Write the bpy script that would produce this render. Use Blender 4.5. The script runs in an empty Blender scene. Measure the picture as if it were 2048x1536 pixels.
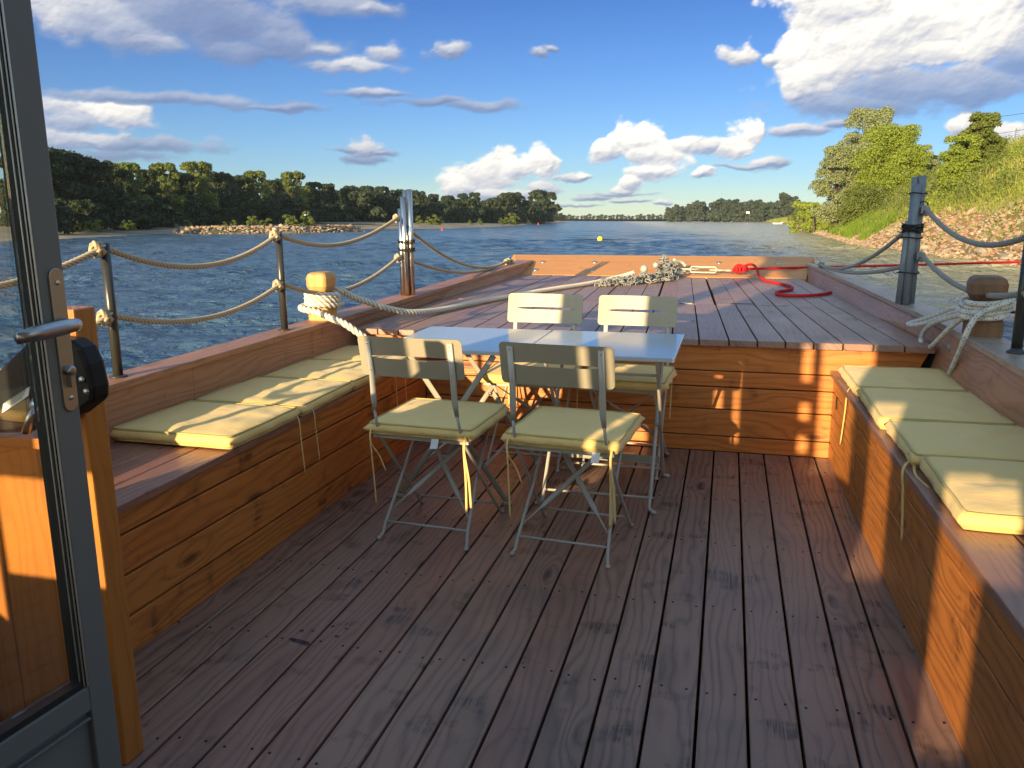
import bpy, math, random
import numpy as np
from mathutils import Matrix, Vector, noise as mnoise
random.seed(7); RNG = np.random.default_rng(7)
S = bpy.context.scene
COL = S.collection
R = math.radians
# ------------------------------------------------------------------ camera
ZC = 1.75
cam = bpy.data.cameras.new('camera'); camo = bpy.data.objects.new('camera', cam); COL.objects.link(camo)
cam.sensor_width = 36; cam.lens = 1659.84/2048*36; cam.clip_start = .05; cam.clip_end = 20000
camo.location = (0, 0, ZC); camo.rotation_euler = (R(90-11.211), 0, 0)
S.camera = camo
S.render.resolution_x = 1024; S.render.resolution_y = 768
# ------------------------------------------------------------------ colour management
S.view_settings.view_transform = 'Standard'; S.view_settings.look = 'None'
S.view_settings.gamma = 1; S.view_settings.use_curve_mapping = False
S.view_settings.exposure = 1.15
# ------------------------------------------------------------------ sun
SUN_AZ, SUN_EL = 29.5, 10.4            # light travels towards this azimuth (right of +Y); elevation of the sun
sl = bpy.data.lights.new('sun', 'SUN'); so = bpy.data.objects.new('sun', sl); COL.objects.link(so)
sl.energy = 5.0; sl.angle = R(.5); sl.color = (1, .75, .42)
sd = Vector((math.sin(R(SUN_AZ))*math.cos(R(SUN_EL)), math.cos(R(SUN_AZ))*math.cos(R(SUN_EL)), -math.sin(R(SUN_EL))))
so.rotation_euler = sd.to_track_quat('-Z', 'Y').to_euler(); so.location = (-40, -60, 40)
# ------------------------------------------------------------------ world: sky with clouds given by direction
w = bpy.data.worlds.new("World"); S.world = w; w.use_nodes = True
nt = w.node_tree; nt.nodes.clear()
class NB:                                                   # tiny node builder
    def __init__(s, nt): s.nt = nt; s.N = nt.nodes; s.L = nt.links
    def new(s, t, **k):
        n = s.N.new(t)
        for a, b in k.items(): setattr(n, a, b)
        return n
    def put(s, sock, v):
        if isinstance(v, bpy.types.NodeSocket): s.L.new(v, sock)
        elif v is not None: sock.default_value = v
    def m(s, op, a, b=None, c=None, clamp=False):
        n = s.new('ShaderNodeMath', operation=op, use_clamp=clamp)
        for i, v in enumerate((a, b, c)):
            if v is not None: s.put(n.inputs[i], v)
        return n.outputs[0]
    def vm(s, op, a, b=None, out=0):
        n = s.new('ShaderNodeVectorMath', operation=op); s.put(n.inputs[0], a)
        if b is not None: s.put(n.inputs[1], b)
        return n.outputs['Value'] if op in ('LENGTH', 'DOT_PRODUCT', 'DISTANCE') else n.outputs[0]
    def comb(s, x, y, z):
        n = s.new('ShaderNodeCombineXYZ')
        for i, v in enumerate((x, y, z)): s.put(n.inputs[i], v)
        return n.outputs[0]
    def sep(s, v):
        n = s.new('ShaderNodeSeparateXYZ'); s.put(n.inputs[0], v); return n.outputs
    def noise(s, v, sc, det=4, rough=.5, dist=0, col=False):
        n = s.new('ShaderNodeTexNoise'); s.put(n.inputs['Vector'], v); s.put(n.inputs['Scale'], sc)
        n.inputs['Detail'].default_value = det; n.inputs['Roughness'].default_value = rough; n.inputs['Distortion'].default_value = dist
        return n.outputs[1 if col else 0]
    def voro(s, v, sc, feat='F1', det=0, rnd=1, out='Distance'):
        n = s.new('ShaderNodeTexVoronoi', feature=feat); s.put(n.inputs['Vector'], v); n.inputs['Scale'].default_value = sc
        if feat != 'DISTANCE_TO_EDGE' or True:
            n.inputs['Detail'].default_value = det
        n.inputs['Randomness'].default_value = rnd
        return n.outputs[out]
    def ramp(s, f, stops, interp='LINEAR'):
        n = s.new('ShaderNodeValToRGB'); s.put(n.inputs[0], f); e = n.color_ramp.elements; n.color_ramp.interpolation = interp
        while len(e) > 1: e.remove(e[-1])
        for i, (p, c) in enumerate(stops):
            el = e[0] if i == 0 else e.new(p)
            el.position = p; el.color = (*c, 1) if len(c) == 3 else c
        return n.outputs[0]
    def mix(s, f, a, b, mode='MIX'):
        n = s.new('ShaderNodeMix', data_type='RGBA', blend_type=mode); s.put(n.inputs[0], f)
        for sock, v in ((n.inputs[6], a), (n.inputs[7], b)):
            if isinstance(v, tuple) and len(v) == 3: v = (*v, 1)
            s.put(sock, v)
        return n.outputs[2]
    def sm(s, x, a, b):
        n = s.new('ShaderNodeMapRange', interpolation_type='SMOOTHSTEP'); s.put(n.inputs[0], x)
        n.inputs[1].default_value = a; n.inputs[2].default_value = b; return n.outputs[0]
b = NB(nt)
x, y, z = b.sep(b.new('ShaderNodeTexCoord').outputs['Generated'])
sky = b.new('ShaderNodeTexSky', sky_type='NISHITA'); sky.sun_disc = False
sky.sun_elevation = R(SUN_EL); sky.sun_rotation = R(SUN_AZ+180); sky.altitude = 50; sky.air_density = 1.0; sky.dust_density = .1; sky.ozone_density = 1.5
tint = b.mix(b.m('MAXIMUM', b.sm(b.m('MULTIPLY', y, -1), -.2, .5), b.sm(z, .30, .65)), b.ramp(z, [(0, (.345, .46, .67)), (.05, (.225, .350, .61)), (.25, (.112, .218, .46)), (1, (.19, .33, .56))]), (1.75, 1.52, 1.30))  # sky overhead and behind the view is raised to fill the shade
skyc = b.mix(1.0, sky.outputs[0], tint, 'MULTIPLY')
bg1 = b.new('ShaderNodeBackground'); b.put(bg1.inputs[0], skyc); bg1.inputs[1].default_value = .13
wo = b.new('ShaderNodeOutputWorld'); b.L.new(bg1.outputs[0], wo.inputs[0])
# ------------------------------------------------------------------ helpers
# boat frame -> world (the boat sits slightly bow-down and turned to the right of the view)
MB = Matrix(((.969, .249, -.006, .493), (-.249, .968, -.016, -.103), (.002, .017, 1.0, .42), (0, 0, 0, 1)))
q_ = MB.to_3x3(); q_ = q_.to_quaternion().to_matrix().to_4x4(); q_.translation = MB.translation; MB = q_
def tag(o, label, cat=None, group=None, kind=None):
    if label: o['label'] = label
    if cat: o['category'] = cat
    if group: o['group'] = group
    if kind: o['kind'] = kind
    return o
class Mesh:
    """collects geometry; wood boxes carry a 'wv' vector (along, across, board) for the grain"""
    def __init__(s): s.v = []; s.f = []; s.w = []; s.r = []; s.sm = []
    def add(s, vs, fs, ws=None, rnd=0., smooth=False):
        o = len(s.v); s.v += [tuple(p) for p in vs]
        for i, f in enumerate(fs):
            s.f.append(tuple(k+o for k in f)); s.w.append(ws[i] if ws else [(0, 0, 0)]*len(f)); s.r.append(rnd); s.sm.append(smooth)
    def hexa(s, c, ax=1, seed=None):
        """c = 8 corners: bottom loop 0-3 then top loop 4-7; ax = grain axis (0 x, 1 y, 2 z)"""
        rn = random.random() if seed is None else seed
        fs = [(3, 2, 1, 0), (4, 5, 6, 7), (0, 1, 5, 4), (1, 2, 6, 5), (2, 3, 7, 6), (3, 0, 4, 7)]
        o1, o2 = [k for k in (0, 1, 2) if k != ax]
        ws = [[(c[k][ax]+rn*37, c[k][o1]+c[k][o2]*.9, rn*50) for k in f] for f in fs]
        s.add(c, fs, ws, rn)
    def box(s, a, b, ax=1, seed=None):
        (x0, y0, z0), (x1, y1, z1) = a, b
        s.hexa([(x0, y0, z0), (x1, y0, z0), (x1, y1, z0), (x0, y1, z0), (x0, y0, z1), (x1, y0, z1), (x1, y1, z1), (x0, y1, z1)], ax, seed)
    def tube(s, pts, r, n=8, closed=False, caps=True, flat=None, lobes=0, twist=0, smooth=True, up=(0, 0, 1)):
        pts = [Vector(p) for p in pts]; m = len(pts); rr = r if isinstance(r, (list, tuple)) else [r]*m
        vs = []; L = 0; prev = None; ls = []
        for i, p in enumerate(pts):
            if closed: t = pts[(i+1) % m]-pts[i-1]
            else: t = pts[min(i+1, m-1)]-pts[max(i-1, 0)]
            t.normalize()
            if prev is None:
                u = Vector(up); u = u-t*u.dot(t)
                if u.length < 1e-3: u = Vector((1, 0, .1)); u = u-t*u.dot(t)
            else: u = prev-t*prev.dot(t)
            u.normalize(); prev = u; q = t.cross(u)
            if i: L += (p-pts[i-1]).length
            ls.append(L)
            for k in range(n):
                a = 2*math.pi*k/n
                rad = rr[i]*(1+(.20*math.cos(lobes*(a-twist*L)) if lobes else 0))
                f1, f2 = flat if flat else (1, 1)
                vs.append(p+u*math.cos(a)*rad*f1+q*math.sin(a)*rad*f2)
        fs = []; ws = []
        for i in range(m if closed else m-1):
            j = (i+1) % m; l2 = ls[j] if j else ls[-1]+.01
            for k in range(n):
                k2 = (k+1) % n; fs.append((i*n+k, i*n+k2, j*n+k2, j*n+k))
                ws.append([(ls[i], k/n, 0), (ls[i], (k+1)/n, 0), (l2, (k+1)/n, 0), (l2, k/n, 0)])
        if caps and not closed:
            fs += [tuple(range(n))[::-1], tuple((m-1)*n+k for k in range(n))]; ws += [[(0, 0, 0)]*n, [(L, 0, 0)]*n]
        s.add(vs, fs, ws, random.random(), smooth)
    def lathe(s, prof, c, n=16, axis='z'):
        vs = []; fs = []
        for (r, h) in prof:
            for k in range(n):
                a = 2*math.pi*k/n; x, y = r*math.cos(a), r*math.sin(a)
                vs.append({'z': (c[0]+x, c[1]+y, c[2]+h), 'y': (c[0]+x, c[1]+h, c[2]+y), 'x': (c[0]+h, c[1]+x, c[2]+y)}[axis])
        for i in range(len(prof)-1):
            for k in range(n): k2 = (k+1) % n; fs.append((i*n+k, i*n+k2, (i+1)*n+k2, (i+1)*n+k))
        fs += [tuple(range(n))[::-1], tuple((len(prof)-1)*n+k for k in range(n))]
        s.add(vs, fs, None, 0, True)
    def prism(s, poly, y0, y1, ax='y'):
        n = len(poly); mk = {'y': lambda p, h: (p[0], h, p[1]), 'z': lambda p, h: (p[0], p[1], h), 'x': lambda p, h: (h, p[0], p[1])}[ax]
        vs = [mk(p, y0) for p in poly]+[mk(p, y1) for p in poly]
        fs = [tuple(range(n)), tuple(range(2*n-1, n-1, -1))]+[(i, i+n, (i+1) % n+n, (i+1) % n) for i in range(n)]
        s.add(vs, fs, [[(vs[k][1], vs[k][0]+vs[k][2], 3) for k in f] for f in fs], random.random())
    def xf(s, M): s.v = [tuple(M @ Vector(p)) for p in s.v]; return s
    def make(s, name):
        me = bpy.data.meshes.new(name); me.from_pydata(s.v, [], s.f)
        at = me.attributes.new('wv', 'FLOAT_VECTOR', 'CORNER'); at.data.foreach_set('vector', np.array([c for f in s.w for c in f], dtype=np.float32).ravel())
        at = me.attributes.new('rnd', 'FLOAT', 'FACE'); at.data.foreach_set('value', np.array(s.r, dtype=np.float32))
        me.polygons.foreach_set('use_smooth', s.sm); me.update(); return me
def npmesh(name, V, Fq, rnd=None, smooth=False, attrs=None):
    V = np.asarray(V, np.float32); Fq = np.asarray(Fq, np.int32); k = Fq.shape[1]
    me = bpy.data.meshes.new(name); me.vertices.add(len(V)); me.vertices.foreach_set('co', V.ravel())
    me.loops.add(Fq.size); me.loops.foreach_set('vertex_index', Fq.ravel()); me.polygons.add(len(Fq))
    me.polygons.foreach_set('loop_start', np.arange(0, Fq.size, k, dtype=np.int32)); me.polygons.foreach_set('loop_total', np.full(len(Fq), k, np.int32))
    me.polygons.foreach_set('use_smooth', np.full(len(Fq), smooth))
    if rnd is not None: a = me.attributes.new('rnd', 'FLOAT', 'FACE'); a.data.foreach_set('value', np.asarray(rnd, np.float32))
    for n, v in (attrs or {}).items(): a = me.attributes.new(n, 'FLOAT', 'POINT'); a.data.foreach_set('value', np.asarray(v, np.float32))
    me.update(calc_edges=True); return me
def link(name, me, m, parent=None, bevel=0):
    o = bpy.data.objects.new(name, me); COL.objects.link(o)
    if m and not me.materials: me.materials.append(m)
    if parent: o.parent = parent
    if bevel:
        md = o.modifiers.new('bevel', 'BEVEL'); md.width = bevel; md.segments = 2; md.limit_method = 'ANGLE'; md.angle_limit = R(40)
    return o
def part(name, mb, m, parent, bevel=0, label=None):
    o = link(name, mb.make(name), m, parent, bevel)
    if label: o['label'] = label
    return o
def thing(name, label, cat, loc=(0, 0, 0), rz=0, group=None, boat=True, M=None):
    o = bpy.data.objects.new(name, None); COL.objects.link(o); o.empty_display_size = .1
    L = Matrix.Translation(loc) @ (M if M is not None else Matrix.Rotation(rz, 4, 'Z')); o.matrix_world = MB @ L if boat else L
    return tag(o, label, cat, group)
def solo(name, mb, m, label, cat, loc=(0, 0, 0), group=None, boat=True, kind=None, bevel=0):
    """a thing that is one mesh; its vertices are given in the shared frame, its origin goes to loc"""
    mb.xf(Matrix.Translation(-Vector(loc))); o = link(name, mb.make(name), m, None, bevel)
    L = Matrix.Translation(loc); o.matrix_world = MB @ L if boat else L
    return tag(o, label, cat, group, kind)
def kids(o): return [c for c in bpy.data.objects if c.parent == o]
def dup(root, M, label=None, group=None):
    r = root.copy(); COL.objects.link(r); r.matrix_world = M
    if label: r['label'] = label
    if group: r['group'] = group
    def rec(a, b_):
        for ch in KID[a.name]:
            c = ch.copy(); COL.objects.link(c); c.parent = b_; rec(ch, c)
    rec(root, r); return r
KID = {}
def index(root):
    KID[root.name] = kids(root)
    for c in KID[root.name]: index(c)
def clamp(x, a=0, b_=1): return max(a, min(b_, x))
# ------------------------------------------------------------------ materials
def mat(name, base=(.5, .5, .5), rough=.5, metal=0, spec=.5, fn=None, **kw):
    m = bpy.data.materials.new(name); m.use_nodes = True; n = NB(m.node_tree); p = m.node_tree.nodes['Principled BSDF']
    p.inputs['Base Color'].default_value = (*base, 1); p.inputs['Roughness'].default_value = rough; p.inputs['Metallic'].default_value = metal
    p.inputs['Specular IOR Level'].default_value = spec
    for k, v in kw.items(): p.inputs[k.replace('_', ' ')].default_value = v
    if fn: fn(n, p)
    return m
def attr(n, name, out='Vector'):
    a = n.new('ShaderNodeAttribute', attribute_name=name); return a.outputs[out]
def bump(n, p, h, dist, strength=1.0):
    bn = n.new('ShaderNodeBump'); bn.inputs['Strength'].default_value = strength; bn.inputs['Distance'].default_value = dist; n.put(bn.inputs['Height'], h); n.L.new(bn.outputs[0], p.inputs['Normal']); return bn
def wood(name, light, dark, rough=.42, knot=1.0, grime=.0, grime_c=(.03, .035, .06), ringamt=.5, var=.25, ringf=9.0, wax=.5):
    def fn(n, p):
        wv = attr(n, 'wv'); u, v, sd_ = n.sep(wv); rnd = attr(n, 'rnd', 'Fac')
        # knots: sparse cells stretched along the board
        kc = n.comb(n.m('MULTIPLY', u, 2.1), n.m('MULTIPLY', v, 7.5), sd_)
        kd = n.voro(kc, 1.0, 'F1', 0, .9); kcol = n.sep(n.voro(kc, 1.0, 'F1', 0, .9, out='Color'))[0]
        kd = n.m('ADD', kd, n.m('MULTIPLY', n.m('GREATER_THAN', kcol, .34), 2.0))       # keep under half of the cells
        kn = n.m('SUBTRACT', 1.0, n.sm(kd, .0, .40))
        wr = n.noise(n.comb(n.m('MULTIPLY', u, 1.1), n.m('MULTIPLY', v, 5.0), sd_), 1.0, 3, .5)
        hgt = n.m('ADD', n.m('MULTIPLY', v, 26.0), n.m('ADD', n.m('MULTIPLY', wr, 7.0), n.m('MULTIPLY', kn, 1.7)))
        rings = n.m('PINGPONG', n.m('MULTIPLY', hgt, ringf/9.0*2.3), 1.0)
        rings = n.m('POWER', rings, 1.8)
        fine = n.noise(n.comb(n.m('MULTIPLY', u, 4.0), n.m('MULTIPLY', v, 260.0), sd_), 1.0, 3, .65)
        blot = n.noise(n.comb(n.m('MULTIPLY', u, 1.6), n.m('MULTIPLY', v, 4.5), sd_), 1.0, 5, .6)
        f = n.m('ADD', n.m('MULTIPLY', rings, ringamt), n.m('MULTIPLY', n.m('SUBTRACT', fine, .5), .95))
        f = n.m('ADD', f, n.m('MULTIPLY', n.m('SUBTRACT', blot, .5), .8))
        f = n.m('ADD', f, n.m('MULTIPLY', n.m('SUBTRACT', rnd, .5), var*1.6), clamp=True)
        c = n.mix(f, light, dark)
        c = n.mix(n.m('MULTIPLY', n.sm(rnd, .55, 1.0), .35*var*3), c, tuple(x*y for x, y in zip(light, (1.25, .9, .8))))
        core = n.m('SUBTRACT', 1.0, n.sm(n.m('ADD', kd, n.m('MULTIPLY', n.m('SUBTRACT', fine, .5), .16)), .04, .17))
        c = n.mix(n.m('MULTIPLY', core, .82*knot), c, tuple(x*.22 for x in dark))
        # feathered dark marks beside knots
        fe = n.m('MULTIPLY', n.sm(n.noise(n.comb(n.m('MULTIPLY', u, 8.5), n.m('MULTIPLY', v, 5.0), sd_), 1.0, 4, .55), .555, .69), n.sm(n.noise(n.comb(n.m('MULTIPLY', u, 6.0), n.m('MULTIPLY', v, 150.0), sd_), 1.0, 2), .30, .72))
        c = n.mix(n.m('MULTIPLY', fe, .88*knot), c, tuple(x*.2 for x in dark))
        if grime:
            gr = n.noise(n.new('ShaderNodeTexCoord').outputs['Object'], 1.4, 6, .62)
            c = n.mix(n.m('MULTIPLY', n.sm(gr, .47, .68), grime), c, grime_c)
        n.put(p.inputs['Base Color'], c)
        n.put(p.inputs['Roughness'], n.m('ADD', rough-.09, n.m('MULTIPLY', blot, .26)))
        bump(n, p, n.m('ADD', n.m('MULTIPLY', rings, -.6), n.m('ADD', n.m('MULTIPLY', fine, .5), n.m('MULTIPLY', core, -1.0))), .0022, .55)
    return mat(name, light, rough, 0, wax, fn)
M_DECK = wood('wood_deck', (.275, .158, .112), (.100, .060, .048), .42, 1.15, .42, (.074, .064, .068), .72, .36)
M_FORE = wood('wood_foredeck', (.325, .190, .138), (.168, .100, .076), .40, .8, .35, (.150, .120, .110), .45, .34)
M_SIDE = wood('wood_benchfront', (.520, .180, .034), (.235, .070, .012), .40, 1.0, .18, (.12, .05, .03), .62, .25)
M_BULK = wood('wood_bulkhead', (.560, .200, .040), (.250, .078, .015), .40, 1.0, .0, ringamt=.55, var=.25)
M_RAIL = wood('wood_bulwark', (.400, .185, .095), (.205, .088, .044), .42, .7, .30, (.16, .09, .075), .5, .15)
M_CAPR = wood('wood_cap_weathered_skygrey', (.36, .28, .22), (.21, .155, .12), .36, .6, .35, (.24, .22, .20), .45, .12)  # weathered wood, greyed further to paint in the sky's reflection
M_TOP = wood('wood_benchtop', (.310, .150, .095), (.155, .075, .050), .33, .8, .3, (.09, .055, .06), .5, .3)
M_BOW = wood('wood_bow', (.600, .275, .070), (.370, .150, .036), .5, .35, .0, ringamt=.38, var=.1)
M_BOLL = wood('wood_bollard', (.560, .300, .090), (.330, .150, .045), .5, .3, .0, ringamt=.45, var=.1)
M_BOLD = wood('wood_bollard_dark', (.190, .092, .038), (.085, .040, .018), .55, .5, .3, (.06, .05, .045), ringamt=.5, var=.1)  # darker brown tone for the right bollard
M_CABW = mat('cabin_paint', (.42, .26, .12), .7)
M_CAB = wood('wood_cabin', (.480, .172, .030), (.280, .092, .015), .36, .25, .0, ringamt=.4, var=.15)
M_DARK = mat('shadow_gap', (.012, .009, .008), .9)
def paint(name, c, rough=.4, sc=80, amt=.06, **k):
    def fn(n, p):
        t = n.new('ShaderNodeTexCoord').outputs['Object']; ns = n.noise(t, sc, 4); n2 = n.noise(t, 6, 4)
        n.put(p.inputs['Base Color'], n.mix(n.m('MULTIPLY', n2, .35), c, tuple(x*.78 for x in c)))
        n.put(p.inputs['Roughness'], n.m('ADD', rough-.06, n.m('MULTIPLY', n2, .14))); bump(n, p, ns, .0004, amt*5)
    return mat(name, c, rough, fn=fn, **k)
M_CHAIR = paint('metal_taupe', (.31, .28, .205), .42)
M_CHROD = paint('metal_rod', (.42, .40, .34), .38)
M_TABLE = paint('metal_table', (.44, .50, .54), .16, spec=.9)
M_DOOR = paint('aluminium_grey', (.165, .182, .172), .42)
M_BEAD = mat('bare_aluminium', (.72, .72, .64), .40, .25)
M_BLACK = paint('black_plastic', (.008, .008, .009), .5, spec=.25)
M_RUB = mat('black_rubber', (.015, .015, .015), .7)
M_STEEL = mat('stainless', (.62, .60, .57), .24, 1.0)
M_SAT = paint('satin_steel', (.46, .44, .40), .30, metal=.9)
M_LEVER = mat('satin_chrome', (.40, .41, .43), .30, 1.0)
M_BPOST = mat('black_post', (.045, .045, .043), .30, .3)
M_PVC = paint('grey_pvc', (.16, .185, .21), .40)
M_GALV = paint('galvanised', (.25, .25, .235), .5, metal=.3)
M_GALW = paint('galvanised_white', (.50, .47, .38), .45, metal=.3)
M_TAGM = mat('white_tag', (.75, .76, .76), .7)
M_PRINT = mat('print_grey', (.16, .16, .17), .8)
def fabric(name, c):
    def fn(n, p):
        t = n.new('ShaderNodeTexCoord').outputs['Object']; wv = n.noise(n.vm('MULTIPLY', t, (1, 1, .4)), 900, 2); w2 = n.noise(t, 5, 4, .6)
        cr = n.noise(n.vm('MULTIPLY', t, (1, 1.7, 1)), 5.5, 4, .5, .5)
        n.put(p.inputs['Base Color'], n.mix(n.m('MULTIPLY', w2, .4), c, tuple(x*.84 for x in c)))
        bump(n, p, n.m('ADD', n.m('MULTIPLY', cr, 1.0), n.m('MULTIPLY', wv, .03)), .012, .7)
    return mat(name, c, .85, 0, .25, fn, Sheen_Weight=.15)
M_CUSH = fabric('fabric_yellow', (.80, .55, .20)); M_PIPE = fabric('piping_yellow', (.50, .39, .14))
def ropem(name, c, d, flecks=0, tw=0):
    def fn(n, p):
        u, v, _ = n.sep(attr(n, 'wv')); ns = n.noise(n.comb(n.m('MULTIPLY', u, 500), n.m('MULTIPLY', v, 30), 0), 1, 3)
        col = n.mix(ns, c, d)
        if tw:                                                  # occlusion shade painted dark into the lay between the strands
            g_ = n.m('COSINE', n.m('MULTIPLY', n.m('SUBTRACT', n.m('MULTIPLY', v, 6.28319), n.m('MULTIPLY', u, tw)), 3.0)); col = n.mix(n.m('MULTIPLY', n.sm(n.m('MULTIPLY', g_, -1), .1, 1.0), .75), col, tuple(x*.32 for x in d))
        if flecks:
            a = n.m('MULTIPLY', u, 1/.0085); bb = n.m('MULTIPLY', v, 8)
            grp = n.m('LESS_THAN', n.m('FRACT', n.m('MULTIPLY', u, 1/.052)), .50)
            ck = n.m('MULTIPLY', n.m('LESS_THAN', n.m('FRACT', n.m('ADD', n.m('MULTIPLY', a, .5), n.m('MULTIPLY', bb, .5))), .34), n.m('LESS_THAN', n.m('FRACT', n.m('SUBTRACT', n.m('MULTIPLY', a, .5), n.m('MULTIPLY', bb, .5))), .42))
            col = n.mix(n.m('MULTIPLY', grp, ck), col, (.012, .012, .02))
        n.put(p.inputs['Base Color'], col); bump(n, p, ns, .001, .5)
    return mat(name, c, .8, 0, .3, fn)
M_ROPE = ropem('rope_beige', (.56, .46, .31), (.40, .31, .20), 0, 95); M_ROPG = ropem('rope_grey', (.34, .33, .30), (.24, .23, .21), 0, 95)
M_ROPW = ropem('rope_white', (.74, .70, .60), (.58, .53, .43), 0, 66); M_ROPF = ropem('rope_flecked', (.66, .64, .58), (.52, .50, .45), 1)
M_RED = ropem('rope_red', (.62, .018, .022), (.42, .010, .014)); M_BLKR = ropem('rope_black', (.012, .012, .014), (.02, .02, .02))
def glass():
    m = bpy.data.materials.new('clear_glass'); m.use_nodes = True; n = NB(m.node_tree); m.node_tree.nodes.clear()
    tr = n.new('ShaderNodeBsdfTransparent'); tr.inputs[0].default_value = (.94, .96, .95, 1); gl = n.new('ShaderNodeBsdfGlossy'); gl.inputs['Roughness'].default_value = .01
    fr = n.new('ShaderNodeFresnel'); n.put(fr.inputs[0], n.m('ADD', 1.55, n.m('MULTIPLY', n.new('ShaderNodeNewGeometry').outputs['Backfacing'], 1/1.55-1.55))); mx = n.new('ShaderNodeMixShader'); n.put(mx.inputs[0], n.m('ADD', n.m('MULTIPLY', fr.outputs[0], 1.2), .03, clamp=True))
    n.L.new(tr.outputs[0], mx.inputs[1]); n.L.new(gl.outputs[0], mx.inputs[2]); o = n.new('ShaderNodeOutputMaterial'); n.L.new(mx.outputs[0], o.inputs[0]); return m
M_GLASS = glass()
def leafm(name, c1, c2, c3, trans=.35, sc=.5):
    m = bpy.data.materials.new(name); m.use_nodes = True; n = NB(m.node_tree); p = m.node_tree.nodes['Principled BSDF']
    rnd = attr(n, 'rnd', 'Fac'); t = n.new('ShaderNodeTexCoord').outputs['Object']; oi = n.new('ShaderNodeObjectInfo')
    big = n.noise(t, sc, 3); c = n.mix(n.m('ADD', n.m('MULTIPLY', rnd, .6), n.m('MULTIPLY', n.m('SUBTRACT', big, .35), 1.2), clamp=True), c1, c2)
    c = n.mix(n.m('MULTIPLY', oi.outputs['Random'], .5), c, c3)
    n.put(p.inputs['Base Color'], c); p.inputs['Roughness'].default_value = .6; p.inputs['Specular IOR Level'].default_value = .25
    tl = n.new('ShaderNodeBsdfTranslucent'); n.put(tl.inputs[0], c); mx = n.new('ShaderNodeMixShader'); mx.inputs[0].default_value = trans
    n.L.new(p.outputs[0], mx.inputs[1]); n.L.new(tl.outputs[0], mx.inputs[2]); n.L.new(mx.outputs[0], m.node_tree.nodes['Material Output'].inputs[0]); return m
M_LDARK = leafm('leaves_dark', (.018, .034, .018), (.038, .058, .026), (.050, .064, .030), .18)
M_LFAR = leafm('leaves_far', (.040, .062, .038), (.066, .088, .048), (.070, .090, .06), .25)
M_LSIL = leafm('leaves_silver', (.165, .195, .085), (.30, .34, .17), (.22, .26, .12), .25)
M_LGRN = leafm('leaves_bright', (.17, .25, .03), (.34, .40, .07), (.26, .32, .05), .40)
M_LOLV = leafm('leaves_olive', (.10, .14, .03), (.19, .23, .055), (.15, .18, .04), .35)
M_GRASS = leafm('grass_blades', (.20, .27, .04), (.36, .37, .085), (.28, .31, .06), .4, .12)
M_REED = leafm('reed_blades', (.13, .23, .022), (.26, .36, .045), (.2, .3, .04), .45, .2)
M_DRY = leafm('dry_grass', (.42, .33, .13), (.52, .42, .20), (.45, .36, .16), .3, .3)
M_BARK = mat('bark', (.09, .070, .052), .9)
def groundm(name, cols, sc=.6, bmp=.05):
    def fn(n, p):
        t = n.new('ShaderNodeTexCoord').outputs['Object']; a = n.noise(t, sc, 7, .6); d = n.noise(t, sc*14, 5, .6)
        n.put(p.inputs['Base Color'], n.ramp(n.m('ADD', n.m('MULTIPLY', a, .7), n.m('MULTIPLY', d, .3)), cols)); bump(n, p, d, bmp, .8)
    return mat(name, (.3, .3, .3), .95, 0, .2, fn)
M_SAND = groundm('sand', [(.35, (.17, .15, .10)), (.5, (.26, .22, .16)), (.62, (.36, .29, .20))], .15, .03)
M_EARTH = groundm('bank_earth', [(.38, (.13, .12, .03)), (.5, (.24, .16, .07)), (.62, (.38, .22, .12))], .35, .06)
M_LAND = groundm('river_land', [(.38, (.055, .065, .03)), (.5, (.12, .11, .06)), (.62, (.24, .20, .13))], .12, .05)
def rockm():
    def fn(n, p):
        rnd = attr(n, 'rnd', 'Fac'); oi = n.new('ShaderNodeObjectInfo'); t = n.new('ShaderNodeTexCoord').outputs['Object']
        q = n.m('FRACT', n.m('ADD', rnd, oi.outputs['Random']))
        c = n.ramp(q, [(0, (.28, .18, .11)), (.25, (.34, .24, .16)), (.5, (.25, .22, .18)), (.7, (.44, .36, .26)), (.86, (.30, .14, .075)), (1, (.34, .18, .10))])
        c = n.mix(n.m('MULTIPLY', n.noise(t, 5, 5), .5), c, (.22, .19, .14)); n.put(p.inputs['Base Color'], c); bump(n, p, n.noise(t, 11, 5), .03, .6)
    return mat('stone', (.4, .35, .28), .9, 0, .2, fn)
M_ROCK = rockm()
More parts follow.
